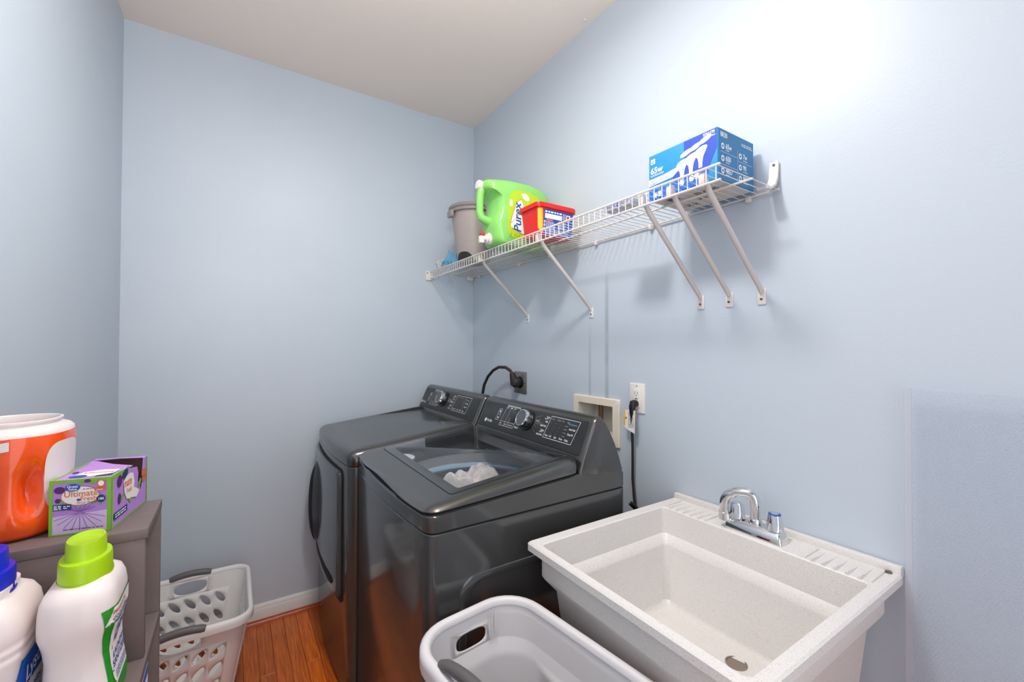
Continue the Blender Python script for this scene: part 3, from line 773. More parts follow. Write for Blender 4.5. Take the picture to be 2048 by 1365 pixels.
# ---- flat packet
pk = thing('packet', 'small flat silver and blue packet left of the blue box', 'packet', (-.19, -1.485, TOP))
obj('wrapper', MB().box((-.250, -1.540, TOP), (-.185, -1.425, TOP + .026), .005), mat('silver_film', (206, 204, 212), .35, .3, bump=.8, bscale=60), pk)
fr = Frame((-.2504, -1.425, TOP), (0, -1, 0), (0, 0, 1)); P = Print(fr, .0008)
P.rect(.012, .006, .020, .020); P.rect(.060, .006, .070, .022); P.micro(.024, .008, .056, .022, 3, .4, 21); P.micro(.075, .008, .11, .020, 3, .4, 22); P.make('packet_print', m_inkblue, pk)
frt2 = Frame((-.25, -1.425, TOP + .0262), (0, -1, 0), (1, 0, 0)); P = Print(frt2, .0006); P.rect(.01, .008, .05, .058); P.make('packet_print', m_inkblue, pk)
# ---- light bulb carton
bx0, bx1, by0, by1, bz1 = -.213, -.030, -1.815, -1.587, 1.969
bulb = thing('bulb_carton', 'blue light bulb carton at the right end of the wire shelf', 'box', ((bx0 + bx1) / 2, (by0 + by1) / 2, TOP))
obj('carton', MB().box((bx0, by0, TOP), (bx1, by1, bz1), .0012), [m_bulbblue], bulb)
hz = bz1 - TOP; wy = by1 - by0
fr = Frame((bx0, by1, TOP), (0, -1, 0), (0, 0, 1))
P = Print(fr, .0004); P.poly([(.125, hz - .001), (wy - .001, hz - .001), (wy - .001, .085), (wy - .022, .045), (wy - .03, .001), (.082, .001), (.088, .05), (.125, .09)]); P.make('panel_print', m_bulbdk, bulb)
P = Print(fr, .0006); P.rect(.002, .001, wy - .03, .030); P.make('panel_print', m_bulbmid, bulb)
P = Print(fr, .0010)
P.poly([(.001, .045), (.088, .050), (.112, .066), (.105, .074), (.060, .068), (.001, .066)])
P.rect(.008, .112, .024, .128)
P.text('65w', .007, .082, .026, .025); P.micro(.008, .073, .058, .079, 2, .5, 31)
P.micro(.008, .034, .04, .042, 1, .6, 33)
# three reflector bulbs
for cx, b in ((.119, .030), (.148, .037), (.178, .046)):
    P.ell((cx + .014, b + .074), .021, .0075, 18, .28)
for cx, b in ((.119, .030), (.148, .037), (.178, .046)):
    P.poly([(cx - .0055, b), (cx + .0055, b), (cx + .0062, b + .014), (cx + .009, b + .030), (cx + .020, b + .050), (cx - .018, b + .040), (cx - .008, b + .026), (cx - .006, b + .014)])
    P.ell((cx + .001, b + .050), .0205, .0085, 18, .25)
for cx in (.118, .150, .166): P.ell((cx, .022 + (cx - .118) * .1), .008, .009, 16)
P.ell((.025, .014), .008, .008, 14); P.rect(.035, .006, .046, .022)
P.text('9766199', wy - .042, hz - .013, .0125, .02, sx=.8); P.micro(wy - .040, hz - .021, wy - .006, hz - .016, 1, .6, 35)
P.make('lettering', m_white, bulb)
P = Print(fr, .0012)
for cx, b in ((.119, .030), (.148, .037), (.178, .046)):
    P.ell((cx + .0015, b + .052), .0175, .0058, 18, .25); P.ell((cx + .0145, b + .0755), .018, .0048, 18, .28); P.line((cx + .004, b + .002), (cx + .0075, b + .030), .0016)
P.make('bulb_shading', mat('pale_print', (228, 232, 240), .5), bulb)
P = Print(fr, .0014); P.text('CARTON RESISTANT LED', .006, .054, .0075, .008); P.text('U', .011, .115, .014, .03); P.micro(.006, .048, .03, .052, 1, .6, 36); P.make('lettering', m_bulbmid, bulb)
fr = Frame((bx0, by0, TOP), (1, 0, 0), (0, 0, 1)); wx = bx1 - bx0
P = Print(fr, .0004); P.rect(.010, .001, wx - .001, hz - .001); P.make('panel_print', m_bulbside, bulb)
P = Print(fr, .0008)
P.text('BR30', .013, hz - .022, .019, .02, sx=.8)
for k, t in enumerate(('65w', '650', '4857')):
    b = .094 - k * .034; P.ell((.024, b), .0075, .0085, 16); P.text(t, .038, b - .004, .020, .02, sx=.85); P.micro(.039, b - .0105, .056, b - .007, 1, .6, 40 + k)
for k, t in enumerate(('7w', '90', '95°')):
    b = .086 - k * .032; P.ell((.112, b), .0075, .0085, 16); P.text(t, .126, b - .004, .020, .02, sx=.85); P.micro(.127, b - .011, .150, b - .0075, 1, .6, 50 + k)
for b in (.078, .043): P.line((.013, b), (.098, b), .0007)
for b in (.070, .037): P.line((.102, b), (.176, b), .0007)
P.line((.099, .005), (.099, .100), .0007); P.micro(.118, .116, .176, .126, 2, .45, 60)
P.make('lettering', m_white, bulb)
P = Print(fr, .0011)
for k in range(3): P.ell((.024, .094 - k * .034), .0040, .0042, 10); P.ell((.112, .086 - k * .032), .0040, .0042, 10)
P.make('icon_print', m_bulbside, bulb)
frb = Frame((bx0, by1, TOP), (0, -1, 0), (1, 0, 0)); frb.n = Vector((0, 0, -1))
P = Print(frb, .0004); P.rect(.004, .004, wy - .004, wx - .004); P.make('underside', m_cardgrey, bulb)
P = Print(frb, .0008); P.text('R-H', .10, .10, .022, .02); P.micro(.12, .05, .20, .075, 3, .5, 61); P.rect(.03, .03, .075, .055); P.micro(.03, .12, .08, .15, 4, .5, 62); P.make('lettering', m_greyink, bulb)

# ================================================================== OUTLETS, CORDS, SUPPLY BOX ON THE RIGHT WALL
def plate_ring(y0, y1, z0, z1, rad, x): return [Vector((x, p.x, p.y)) for p in rr(y0, y1, z0, z1, rad, 0, 1, 3)]
sb = thing('supply_box', 'cream recessed washer supply box in the wall behind the washer', 'supply box', (0, -1.132, 1.0))
O = (-1.271, -.995, .960, 1.155); I = (-1.236, -1.029, .998, 1.124)
mb = MB().loft([plate_ring(*O, .006, -.0005), plate_ring(*O, .006, -.007), plate_ring(O[0] + .003, O[1] - .003, O[2] + .003, O[3] - .003, .006, -.010), plate_ring(*I, .004, -.010), plate_ring(*I, .004, .0)], False, False)
obj('frame', mb, m_cream, sb)
mb = MB().loft([plate_ring(*I, .004, -.004), plate_ring(I[0] + .004, I[1] - .004, I[2] + .004, I[3] - .004, .004, .085)], False, True)
obj('recess', mb, m_creamin, sb)
obj('valve', MB().tube([(.055, -1.105, 1.125), (.055, -1.105, 1.03)], .011, 10).tube([(.055, -1.105, 1.04), (.02, -1.105, 1.02)], .008, 8), m_brass, sb)
# dryer receptacle
do = thing('dryer_outlet', 'square grey metal dryer outlet plate on the wall above the dryer', 'outlet', (0, -.556, 1.176))
mb = MB().loft([plate_ring(-.614, -.498, 1.117, 1.234, .004, -.0003), plate_ring(-.614, -.498, 1.117, 1.234, .004, -.004), plate_ring(-.611, -.501, 1.120, 1.231, .004, -.006)])
obj('plate', mb, m_greyplate, do)
obj('socket', MB().lathe([(.032, .004), (.032, .010), (.029, .012)], (0, -.556, 1.176), (-1, 0, 0), 28), m_blk, do)
obj('screw', MB().lathe([(.004, .006), (.003, .008)], (0, -.606, 1.176), (-1, 0, 0), 10), m_screw, do)
cd = obj('power_cord', MB().tube([(-.050, -.545, 1.226), (-.056, -.536, 1.240), (-.065, -.505, 1.256), (-.078, -.455, 1.256), (-.088, -.41, 1.236), (-.098, -.37, 1.20), (-.106, -.34, 1.15), (-.112, -.325, 1.08), (-.112, -.32, .95), (-.10, -.32, .80)], .0085, 10), m_cord, dryer, label='thick dark brown cord')
obj('plug', MB().lathe([(.026, .011), (.028, .016), (.028, .040), (.022, .048), (.012, .050)], (0, -.553, 1.176), (-1, 0, 0), 24).tube([(-.036, -.553, 1.165), (-.044, -.550, 1.20), (-.050, -.545, 1.228)], [.024, .020, .014], 14), m_cord, cd)
# duplex outlet, plug, cord and tag
wo = thing('wall_outlet', 'white duplex wall outlet above the back of the sink', 'outlet', (0, -1.358, 1.172))
mb = MB().loft([plate_ring(-1.394, -1.322, 1.115, 1.229, .004, -.0003), plate_ring(-1.394, -1.322, 1.115, 1.229, .004, -.004), plate_ring(-1.391, -1.325, 1.118, 1.226, .004, -.006)])
obj('plate', mb, m_whitepl, wo)
mb = MB().loft([plate_ring(-1.374, -1.342, 1.138, 1.206, .003, -.005), plate_ring(-1.374, -1.342, 1.138, 1.206, .003, -.0075), plate_ring(-1.373, -1.343, 1.139, 1.205, .003, -.008)])
rc = obj('receptacle', mb, m_whitepl, wo)
fr = Frame((-.008, -1.358, 1.172), (0, -1, 0), (0, 0, 1)); P = Print(fr, .0004)
for b in (.020, -.020): P.rect(-.0075, b - .005, -.0055, b + .006); P.rect(.0055, b - .005, .0075, b + .005); P.ell((0, b - .009), .0022, .0024, 10)
P.rect(-.006, -.004, .006, .0); P.make('slots', m_greyink, rc)
for z in (1.219, 1.125): obj('screw', MB().lathe([(.0028, .0055), (.002, .0072)], (0, -1.358, z), (-1, 0, 0), 8), m_screw, wo)
pcord = obj('power_cord', MB().tube([(-.031, -1.356, 1.105), (-.028, -1.354, 1.06), (-.022, -1.352, 1.0), (-.018, -1.349, .93), (-.016, -1.347, .86), (-.018, -1.356, .79), (-.024, -1.375, .70), (-.03, -1.40, .5)], .0052, 8), m_cord, washer, label='thin dark cord')
obj('plug', MB().lathe([(.012, .008), (.014, .012), (.0145, .024), (.009, .032)], (0, -1.358, 1.152), (-1, 0, 0), 16).tube([(-.024, -1.358, 1.160), (-.030, -1.358, 1.140), (-.031, -1.357, 1.122), (-.031, -1.356, 1.100)], [.013, .0135, .010, .006], 12), m_blkplug, pcord)
tag = obj('tag', MB().loft([[Vector((-.033 + dx, y, z)) for y, z in ((-1.319, 1.126), (-1.374, 1.128), (-1.372, 1.040), (-1.345, 1.048), (-1.314, 1.064))] for dx in (0, -.0008)]), m_cardw, washer, label='white warning tag')
fr = Frame((-.0338, -1.319, 1.04), (0, -1, 0), (0, 0, 1)); P = Print(fr, .0004); P.poly([(-.003, .026), (.006, .024), (.008, .086), (.001, .085)]); P.make('tag_band', m_yellow, tag)
P = Print(fr, .0004); P.micro(.022, .02, .050, .082, 12, .35, 71); P.ell((.011, .055), .003, .005, 10); P.make('tag_print', m_greyink, tag)
obj('drain_hose', MB().tube([(-.09, -1.40, .80), (-.075, -1.415, .78), (-.06, -1.43, .70), (-.06, -1.43, .45)], .009, 8), m_blk, washer)

# ================================================================== UTILITY SINK
SX0, SX1, SY0, SY1, SZ = -.645, -.006, -2.140, -1.533, .847
sink = thing('utility_sink', 'large speckled white utility sink against the right wall', 'sink', ((SX0 + SX1) / 2, (SY0 + SY1) / 2, 0))
R = lambda x0, x1, y0, y1, z, rad=.02: rr(x0, x1, y0, y1, rad, z, 3, 5)
OB = lambda d, z, rad=.02: R(-.628 + d, -.055 - d * .5, -2.122 + d, -1.566 - d, z, rad)
rings = [OB(.046, .500, .05), OB(.044, .51, .05), OB(.024, .738, .03), OB(.003, .763, .025), OB(0, .770, .02), OB(0, .822),
         R(SX0 + .006, SX1, SY0 + .006, SY1 - .006, .822, .008), R(SX0, SX1, SY0, SY1, .826, .01), R(SX0, SX1, SY0, SY1, .843, .01), R(SX0 + .004, SX1, SY0 + .004, SY1 - .004, SZ, .008),
         R(-.625, -.120, -2.114, -1.566, SZ, .016), R(-.622, -.123, -2.111, -1.569, .844, .014), R(-.612, -.129, -2.102, -1.576, .768, .014),
         R(-.590, -.149, -2.082, -1.596, .748, .016), R(-.587, -.151, -2.079, -1.598, .740, .016), R(-.574, -.160, -2.068, -1.607, .580, .02), R(-.562, -.170, -2.058, -1.617, .568, .02), R(-.552, -.178, -2.050, -1.625, .566, .02)]
# basin floor as concentric rings down to the drain
DR = (-.222, -1.866)
flo = [[Vector((DR[0] + (p.x - DR[0]) * s, DR[1] + (p.y - DR[1]) * s, .566 - .006 * (1 - s))) for p in rings[-1]] for s in (.78,)]
cr_ = circ(rings[-1], DR, .024, .559)
obj('basin', MB().loft(rings + flo + [cr_], True, False), m_sink, sink)
obj('drain', MB().lathe([(.0262, .5585), (.0262, .5605), (.0235, .5612), (.021, .5575), (.019, .552), (.002, .551)], (DR[0], DR[1], 0), n=28), m_drain, sink)
# wall lip, soap rests with ribs
obj('wall_lip', MB().box((-.022, SY0 + .001, SZ - .01), (-.002, SY1 - .001, SZ + .017), .004), m_sink, sink)
for ya, yb in ((-1.580, -1.705), (-1.985, -2.104)):
    n = 5
    for k in range(n):
        y = ya + (yb - ya) * (k + .5) / n
        mb = MB().loft([[(x, y - w, SZ - .0005), (x, y - w * .4, SZ + h), (x, y + w * .4, SZ + h), (x, y + w, SZ - .0005)] for x, w, h in ((-.121, .004, .006), (-.112, .0042, .007), (-.08, .003, .003), (-.045, .0012, .0006))])
        obj('soap_rib', mb, m_sink, sink)
    obj('dish_edge', MB().box((-.118, ya + .004, SZ - .002), (-.035, ya + .010, SZ + .004), .002), m_sink, sink)
    obj('dish_edge', MB().box((-.118, yb - .010, SZ - .002), (-.035, yb - .004, SZ + .004), .002), m_sink, sink)
obj('screw', MB().lathe([(.007, 0), (.0065, .003), (.003, .004)], (-.030, -2.118, SZ + .0005), (0, 0, 1), 12), m_screw, sink)
for lx, ly in ((-.56, -2.06), (-.56, -1.63), (-.12, -2.06), (-.12, -1.63)):
    obj('leg', MB().box((lx - .022, ly - .022, 0), (lx + .022, ly + .022, .51), .005), m_sink, sink)
# ---- faucet
FZ = SZ + .0005
fau = thing('faucet', 'chrome two handle faucet on the back deck of the sink', 'faucet', (-.080, -1.842, FZ))
fa, fb = Vector((-.103, -1.768)), Vector((-.068, -1.922))
FXc = -.080
mb = MB()
for z, i in ((FZ, 0), (FZ + .004, 0), (FZ + .026, .005), (FZ + .029, .009)):
    pass
mb.loft([rr(FXc - .026 + i, FXc + .026 - i, -1.921 + i, -1.763 - i, .008, z, 1, 4) for z, i in ((FZ, 0), (FZ + .004, .0005), (FZ + .024, .006), (FZ + .028, .010))])
obj('base', mb, m_chrome, fau)
def fknob(y, cap):
    prof = []
    mb = MB(); n = 36
    def ring(rd, z, fl):
        return [Vector((FXc + (rd * (1 - fl * (.5 - .5 * math.cos(6 * t)))) * math.cos(t), y + (rd * (1 - fl * (.5 - .5 * math.cos(6 * t)))) * math.sin(t), z)) for t in [2 * PI * k / n for k in range(n)]]
    mb.loft([ring(.017, FZ + .027, 0), ring(.0215, FZ + .030, .0), ring(.0215, FZ + .034, .05), ring(.0195, FZ + .050, .14), ring(.0168, FZ + .068, .12), ring(.015, FZ + .071, .04)])
    k = obj('knob', mb, m_chrome, fau)
    obj('knob_cap', MB().lathe([(.0152, FZ + .070), (.0148, FZ + .0725), (.010, FZ + .0735)], (FXc, y, 0), n=24, cap1=False), cap, k)
    obj('knob_button', MB().lathe([(.0102, FZ + .071), (.010, FZ + .0738), (.002, FZ + .0745)], (FXc, y, 0), n=20), m_chrome, k)
fknob(-1.790, m_chrome); fknob(-1.893, m_logoblue)
obj('spout_collar', MB().lathe([(.017, FZ + .026), (.017, FZ + .040), (.015, FZ + .043)], (FXc, -1.842, 0), n=24), m_chrome, fau)
arc = [(FXc, -1.842, FZ + .035), (FXc, -1.842, FZ + .088)]
ux, uy = -.30, .954
for k in range(1, 7):
    t = PI / 2 * k / 6; dd = .022 * (1 - math.cos(t)); arc.append((FXc + ux * dd, -1.842 + uy * dd, FZ + .088 + .022 * math.sin(t)))
for k in range(0, 9):
    t = PI / 2 * k / 8; dd = .050 + .030 * math.sin(t); arc.append((FXc + ux * dd, -1.842 + uy * dd, FZ + .101 - .034 + .034 * math.cos(t) + (.006 if k == 0 else 0)))
arc.append((FXc + ux * .080, -1.842 + uy * .080, FZ + .040))
obj('spout', MB().tube(arc, .0130, 16), m_chrome, fau)
e = arc[-1]
obj('aerator', MB().lathe([(.012, 0), (.0155, -.002), (.0155, -.022), (.013, -.024)], (e[0], e[1], e[2] + .004), n=20), m_chrome, fau)

# ================================================================== ACRYLIC PANEL LEANING BY THE SINK
ap = thing('acrylic_panel', 'clear prismatic acrylic light panel standing on end right of the sink', 'panel', (-.025, -2.45, 0))
obj('prismatic_sheet', MB().box((-.028, -2.76, .002), (-.0255, -2.160, 1.278), 0), m_sheet, ap)
obj('clear_edge', MB().box((-.029, -2.1598, .002), (-.0245, -2.147, 1.278), 0), m_sheetedge, ap)
# raised prisms: fine pyramids joined as one relief
mb = MB(); st = .0068; vs = []; fs = []
ny_, nz_ = int(.596 / st), int(1.27 / st)
for i in range(ny_):
    for j in range(nz_):
        cy = -2.164 - i * st - (st / 2 if j % 2 else 0); cz = 1.272 - j * st; h = st * .46; k = len(vs)
        vs += [(-.0281, cy - h, cz), (-.0281, cy, cz + h), (-.0281, cy + h, cz), (-.0281, cy, cz - h), (-.0289, cy, cz)]
        fs += [(k, k + 1, k + 4), (k + 1, k + 2, k + 4), (k + 2, k + 3, k + 4), (k + 3, k, k + 4)]
o = obj('prism_relief', mb.add(vs, fs), thin_clear('prism_facets', (0.93, 0.945, 0.965), 1.10, 0.3, 0.09, (.84, .90, .98)), ap, flat=True); o['kind'] = 'stuff'

# ================================================================== LAUNDRY BASKETS
def basket(root, c, ex, ey, hx, hy, z0, z1, taper, rad, cells, m, step=0.0, thick=.003):
    """tapered wall with true openings. cells: dict side -> list of (s0,s1,t0,t1,kind,rot) openings (s along side -1..1, t height 0..1)"""
    ex, ey = Vector((ex[0], ex[1], 0)), Vector((ey[0], ey[1], 0)); c = Vector((c[0], c[1], 0))
    def P(side, s, tt):
        """side 0:+x 1:+y 2:-x 3:-y; s in -1..1 along the straight part"""
        k = taper + (1 - taper) * tt
        if step and tt < .88: k -= step * min(1, (.88 - tt) / .03)
        ax, ay = hx * k, hy * k; rd = rad * k
        lx, ly = ax - rd, ay - rd
        q = {0: (ax, s * ly), 1: (-s * lx, ay), 2: (-ax, -s * ly), 3: (s * lx, -ay)}[side]
        return c + ex * q[0] + ey * q[1] + Vector((0, 0, z0 + (z1 - z0) * tt))
    def C(corner, a, tt):
        k = taper + (1 - taper) * tt
        if step and tt < .88: k -= step * min(1, (.88 - tt) / .03)
        ax, ay = hx * k, hy * k; rd = rad * k
        cx, cy, a0 = [(ax - rd, ay - rd, 0), (-ax + rd, ay - rd, PI / 2), (-ax + rd, -ay + rd, PI), (ax - rd, -ay + rd, 3 * PI / 2)][corner]
        return c + ex * (cx + rd * math.cos(a0 + a)) + ey * (cy + rd * math.sin(a0 + a)) + Vector((0, 0, z0 + (z1 - z0) * tt))
    mb = MB(); base_t = sorted(set([round(q, 4) for q in [0, .03, .2, .4, .6, .85, .88, .96, 1.0] + [h[i] for hs_ in cells.values() for h in hs_ for i in (2, 3)]]))
    for k in range(4):
        S = 8
        mb.loft([[C(k, PI / 2 * i / S, t) for i in range(S + 1)] for t in base_t], False, False, closed=False)
        holes = cells.get(k, [])
        ss = sorted(set([-1.0, 1.0] + [h[0] for h in holes] + [h[1] for h in holes]))
        ts = base_t
        for i in range(len(ss) - 1):
            for j in range(len(ts) - 1):
                hit = [h for h in holes if h[0] <= ss[i] + 1e-6 and h[1] >= ss[i + 1] - 1e-6 and h[2] <= ts[j] + 1e-4 and h[3] >= ts[j + 1] - 1e-4]
                if not hit:
                    mb.add([P(k, ss[i], ts[j]), P(k, ss[i + 1], ts[j]), P(k, ss[i + 1], ts[j + 1]), P(k, ss[i], ts[j + 1])], [(0, 1, 2, 3)])
        for s0, s1, t0, t1, kind, rot in holes:
            N = 24; inner = []; outer = []
            ls = (hx - rad if k in (1, 3) else hy - rad); hh = (z1 - z0)
            aw, ah = (s1 - s0) / 2 * ls, (t1 - t0) / 2 * hh
            for q in range(N):
                t = 2 * PI * q / N + PI / 4 ; ca, sa = math.cos(t), math.sin(t)
                if kind == 'eye':      # tilted lens
                    x_, y_ = (.48 * ca * min(aw, ah) * 2, .20 * sa * min(aw, ah) * 2)
                    xr, yr = x_ * math.cos(rot) - y_ * math.sin(rot), x_ * math.sin(rot) + y_ * math.cos(rot)
                elif kind == 'slot':
                    xr, yr = aw * .90 * math.copysign(abs(ca) ** .55, ca), ah * .82 * math.copysign(abs(sa) ** .75, sa)
                else:                  # lens shaped grip opening
                    xr, yr = aw * .95 * math.copysign(abs(ca) ** .8, ca), ah * .85 * sa
                inner.append(P(k, (s0 + s1) / 2 + xr / ls, (t0 + t1) / 2 + yr / hh))
                mm = max(abs(ca), abs(sa)); outer.append(P(k, (s0 + s1) / 2 + (s1 - s0) / 2 * ca / mm, (t0 + t1) / 2 + (t1 - t0) / 2 * sa / mm))
            mb.loft([outer, inner], False, False)
    # bottom
    bot = []
    for k in range(4):
        bot += [P(k, -1, 0), P(k, 1, 0)] + [C(k, PI / 2 * i / 8, 0) for i in range(1, 8)]
    mb.add(bot, [tuple(range(len(bot)))])
    o = obj('basket_body', mb, m, root, ang=50)
    md = o.modifiers.new('wall', 'SOLIDIFY'); md.thickness = thick; md.offset = 1
    return P, C
def rim(root, P, C, m, w=.016, drop=.022, name='rim'):
    loop = []
    for k in range(4):
        for i in range(9): loop.append((P(k, -1 + 2 * i / 8, 1.0)))
        loop += [C(k, PI / 2 * i / 8, 1.0) for i in range(1, 8)]
    cen = sum(loop, Vector()) / len(loop); rings = []
    nn = len(loop)
    nor = []
    for i in range(nn):
        t = (loop[(i + 1) % nn] - loop[i - 1]); t.z = 0; t.normalize(); nor.append(Vector((t.y, -t.x, 0)))
    for d, z in [(-.003, -.006), (-.002, .004), (.003, .009), (w * .6, .009), (w, .003), (w + .001, -.008), (w, -drop), (w - .003, -drop), (w - .003, -.004), (.001, -.003)]:
        rings.append([p + n * d + Vector((0, 0, z)) for p, n in zip(loop, nor)])
    rings.append(rings[0])
    return obj(name, MB().loft(rings, False, False), m, root, ang=50)
# ---- basket by the back wall
bk = thing('laundry_basket', 'white laundry basket with grey grips on the floor by the back wall', 'laundry basket', (-1.455, -.372, 0))
cells = {}
hx_, hy_ = .205, .222
for side, rot in ((1, .80), (3, .80), (0, .80), (2, .80)):
    L_ = []
    for r_ in range(4):
        for c_ in range(5):
            s0 = -.98 + c_ * .392; t1 = .80 - r_ * .190
            L_.append((s0, s0 + .392, t1 - .190, t1, 'eye', rot))
    if side in (1, 3): L_.append((-.42, .42, .805, .965, 'lens', 0))
    cells[side] = L_
P, C = basket(bk, (-1.455, -.372), (1, 0), (0, 1), hx_, hy_, .004, .362, .70, .055, cells, m_basket)
rim(bk, P, C, m_basket)
for side in (1, 3):
    pts = [P(side, s, 1.0) + Vector((0, (1 if side == 1 else -1) * .007, .003 + .010 * (1 - (s / .48) ** 2))) for s in [-.48 + .96 * i / 12 for i in range(13)]]
    obj('grip', MB().tube(pts, [.0115] + [.0135] * 11 + [.0115], 12), m_grip, bk, label='grey rubber grip')
# vertical ribs on the near right corner
for k in range(3):
    pts = [C(3, PI / 4 + .16 * (k - 1) + .5, t) + Vector((.002, -.001, 0)) for t in (.9, .6, .3, .08)]
    obj('corner_rib', MB().tube(pts, .0028, 6), m_basket, bk)
# ---- basket in front of the sink
fc = Vector((-.794, -1.791)); e1 = (-.115, .9934); e2 = (.9934, .115)
fb_ = thing('laundry_basket', 'tall pale grey laundry basket between the washer and the sink front', 'laundry basket', (fc.x, fc.y, 0))
cells = {1: [(-1.0, .75, .884, .950, 'slot', 0)], 0: [(-.02, .14, .775, .825, 'eye', 1.2)]}
P, C = basket(fb_, fc, e2, e1, .141, .252, .004, .715, .80, .085, cells, m_basket2, step=.05)
rim(fb_, P, C, m_basket2, w=.020, drop=.030)
pts = [P(2, s, 1.0) + Vector((-.010, 0, .008 + .030 * (1 - (s / .85) ** 2))) for s in [-.85 + 1.7 * i / 14 for i in range(15)]]
pts = [p + Vector((.012, 0, 0)) for p in pts]
obj('grip', MB().tube(pts, [.009] + [.0125] * 13 + [.009], 12), m_grip, fb_, label='grey rubber grip')
for k in range(3):
    pts = [C(0, 1.30 + .10 * k, t) * 1.0 + Vector((-.003, -.006, 0)) for t in (.975, .94, .905)]
    obj('corner_rib', MB().tube(pts, [.001, .003, .002], 6), m_basket2, fb_)

# ================================================================== TAUPE WOODEN STEP SHELF WITH PRODUCTS
UX0, UX1 = -1.712, -1.434; UZ1, UZ2 = 1.040, .809; UYF, UYB = -1.471, -1.293
un = thing('wooden_shelf_unit', 'taupe painted wooden step shelf standing against the left wall', 'shelf', ((UX0 + UX1) / 2, -1.5, 0))
obj('top_board', MB().box((UX0, UYF, UZ1 - .018), (UX1, UYB, UZ1), .0015), m_unit, un)
obj('front_panel', MB().box((UX0, UYF + .001, UZ2), (UX1 - .004, UYF + .016, UZ1 - .018), .001), m_unit, un)
obj('back_panel', MB().box((UX0, UYB - .016, .0), (UX1 - .001, UYB, UZ1 - .018), .001), m_unit, un)
obj('step_board', MB().box((UX0, -1.71, UZ2 - .018), (UX1, UYB - .017, UZ2), .0015), m_unit, un)
obj('lower_panel', MB().box((UX0, -1.709, 0), (UX1 - .004, -1.694, UZ2 - .018), .001), m_unit, un)
obj('low_board', MB().box((UX0, -1.693, .60), (UX1 - .002, UYB - .017, .618), .0015), m_unit, un)
# ---- small carton on the low board
bz0 = .6182
sm = thing('small_carton', 'small white and blue carton inside the taupe shelf unit', 'box', (-1.47, -1.43, bz0))
sx0, sx1, sy0, sy1, sz1 = -1.515, -1.440, -1.465, -1.405, .764
obj('carton', MB().box((sx0, sy0, bz0), (sx1, sy1, sz1), .001), m_cardw, sm)
fr = Frame((sx1, sy0, bz0), (0, 1, 0), (0, 0, 1)); P = Print(fr, .0005); P.rect(.001, .001, .059, .06); P.rect(.001, .128, .059, .1455); P.make('panel_print', m_labblue, sm)
P = Print(fr, .0008); P.rect(.008, .075, .050, .115); P.make('panel_print', m_orangep, sm)
fr = Frame((sx0, sy0, sz1), (1, 0, 0), (0, 1, 0)); P = Print(fr, .0005); P.poly([(.060, .002), (.074, .002), (.074, .058), (.066, .058)]); P.poly([(.0, .0), (.03, .0), (.02, .012), (0, .012)]); P.make('panel_print', m_labblue, sm)

# ---- orange tub without lid
oc = Vector((-1.634, -1.356)); OZ = UZ1 + .0005; OH = .192
ot = thing('orange_tub', 'open orange plastic tub with white collar beside the dryer sheet box', 'tub', (oc.x, oc.y, OZ))
def se(hx, hy, z, pw=2.6, n=64, dent=0.0):
    out = []
    for k in range(n):
        t = 2 * PI * k / n; ca, sa = math.cos(t), math.sin(t)
        x_ = hx * math.copysign(abs(ca) ** (2 / pw), ca); y_ = hy * math.copysign(abs(sa) ** (2 / pw), sa)
        if dent:
            for d0 in (-1.05, -1.75):     # two finger recesses in the side towards the room
                dd = ((t + PI) % (2 * PI) - PI) - d0
                g = math.exp(-(dd / .20) ** 2) * dent; x_ *= 1 - g; y_ *= 1 - g
        out.append(Vector((oc.x + x_, oc.y + y_, z)))
    return out
prof = [(.050, 0), (.062, .002), (.068, .010), (.072, .030), (.0725, .045), (.073, .060), (.073, .080), (.073, .100), (.0735, .115), (.0745, .135), (.0755, .160), (.0745, .174)]
dz = {.030: .02, .045: .10, .060: .26, .080: .30, .100: .26, .115: .12, .135: .02}
obj('body', MB().loft([se(a, a * 1.12, OZ + z, dent=dz.get(z, 0)) for a, z in prof], True, False), m_orange, ot, ang=70)
obj('collar', MB().loft([se(a, a * 1.12, OZ + z, pw=2.3) for a, z in [(.0750, .1735), (.0735, .179), (.069, .184), (.062, .187), (.058, .1885), (.058, .193), (.0595, .194), (.0595, .197), (.057, .198), (.055, .196), (.054, .180), (.052, .15)]], False, False), m_tubwhite, ot, ang=50)
lb = MB(); vs = []; fs = []; NA, NB = 14, 12
ringat = lambda z, pw=2.6: z
def otp(t, z):
    zz = sorted(prof, key=lambda q: q[1]); a = zz[0][0]
    for (a0_, z0_), (a1_, z1_) in zip(zz, zz[1:]):
        if z0_ <= z <= z1_: a = a0_ + (a1_ - a0_) * (z - z0_) / (z1_ - z0_)
    ca, sa = math.cos(t), math.sin(t); pw = 2.6; a += .0007
    return Vector((oc.x + a * math.copysign(abs(ca) ** (2 / pw), ca), oc.y + a * 1.12 * math.copysign(abs(sa) ** (2 / pw), sa), OZ + z))
NS, NT = 6, 48
for i in range(NS + 1):
    for j in range(NT):
        t = 2 * PI * j / NT; ca, sa = math.cos(t), math.sin(t); q = max(i / NS, .001)
        vs.append(otp(-.30 + .52 * q * math.copysign(abs(ca) ** .6, ca), .100 + .060 * q * math.copysign(abs(sa) ** .6, sa)))
for i in range(NS):
    for j in range(NT):
        k = i * NT + j; k2 = i * NT + (j + 1) % NT; fs.append((k, k2, k2 + NT, k + NT))
obj('label_patch', lb.add(vs, fs), m_tubwhite, ot, label='blank white label')
obj('torn_seal', MB().loft([[otp(-1.9 + a * .1, min(.1735, .160 + h * .5 + .004 * math.sin(a * 3.1))) + Vector((0, -.0015, 0)) for a in range(6)] for h in (-.012, .008, .018)], False, False, closed=False), m_tubwhite, ot)
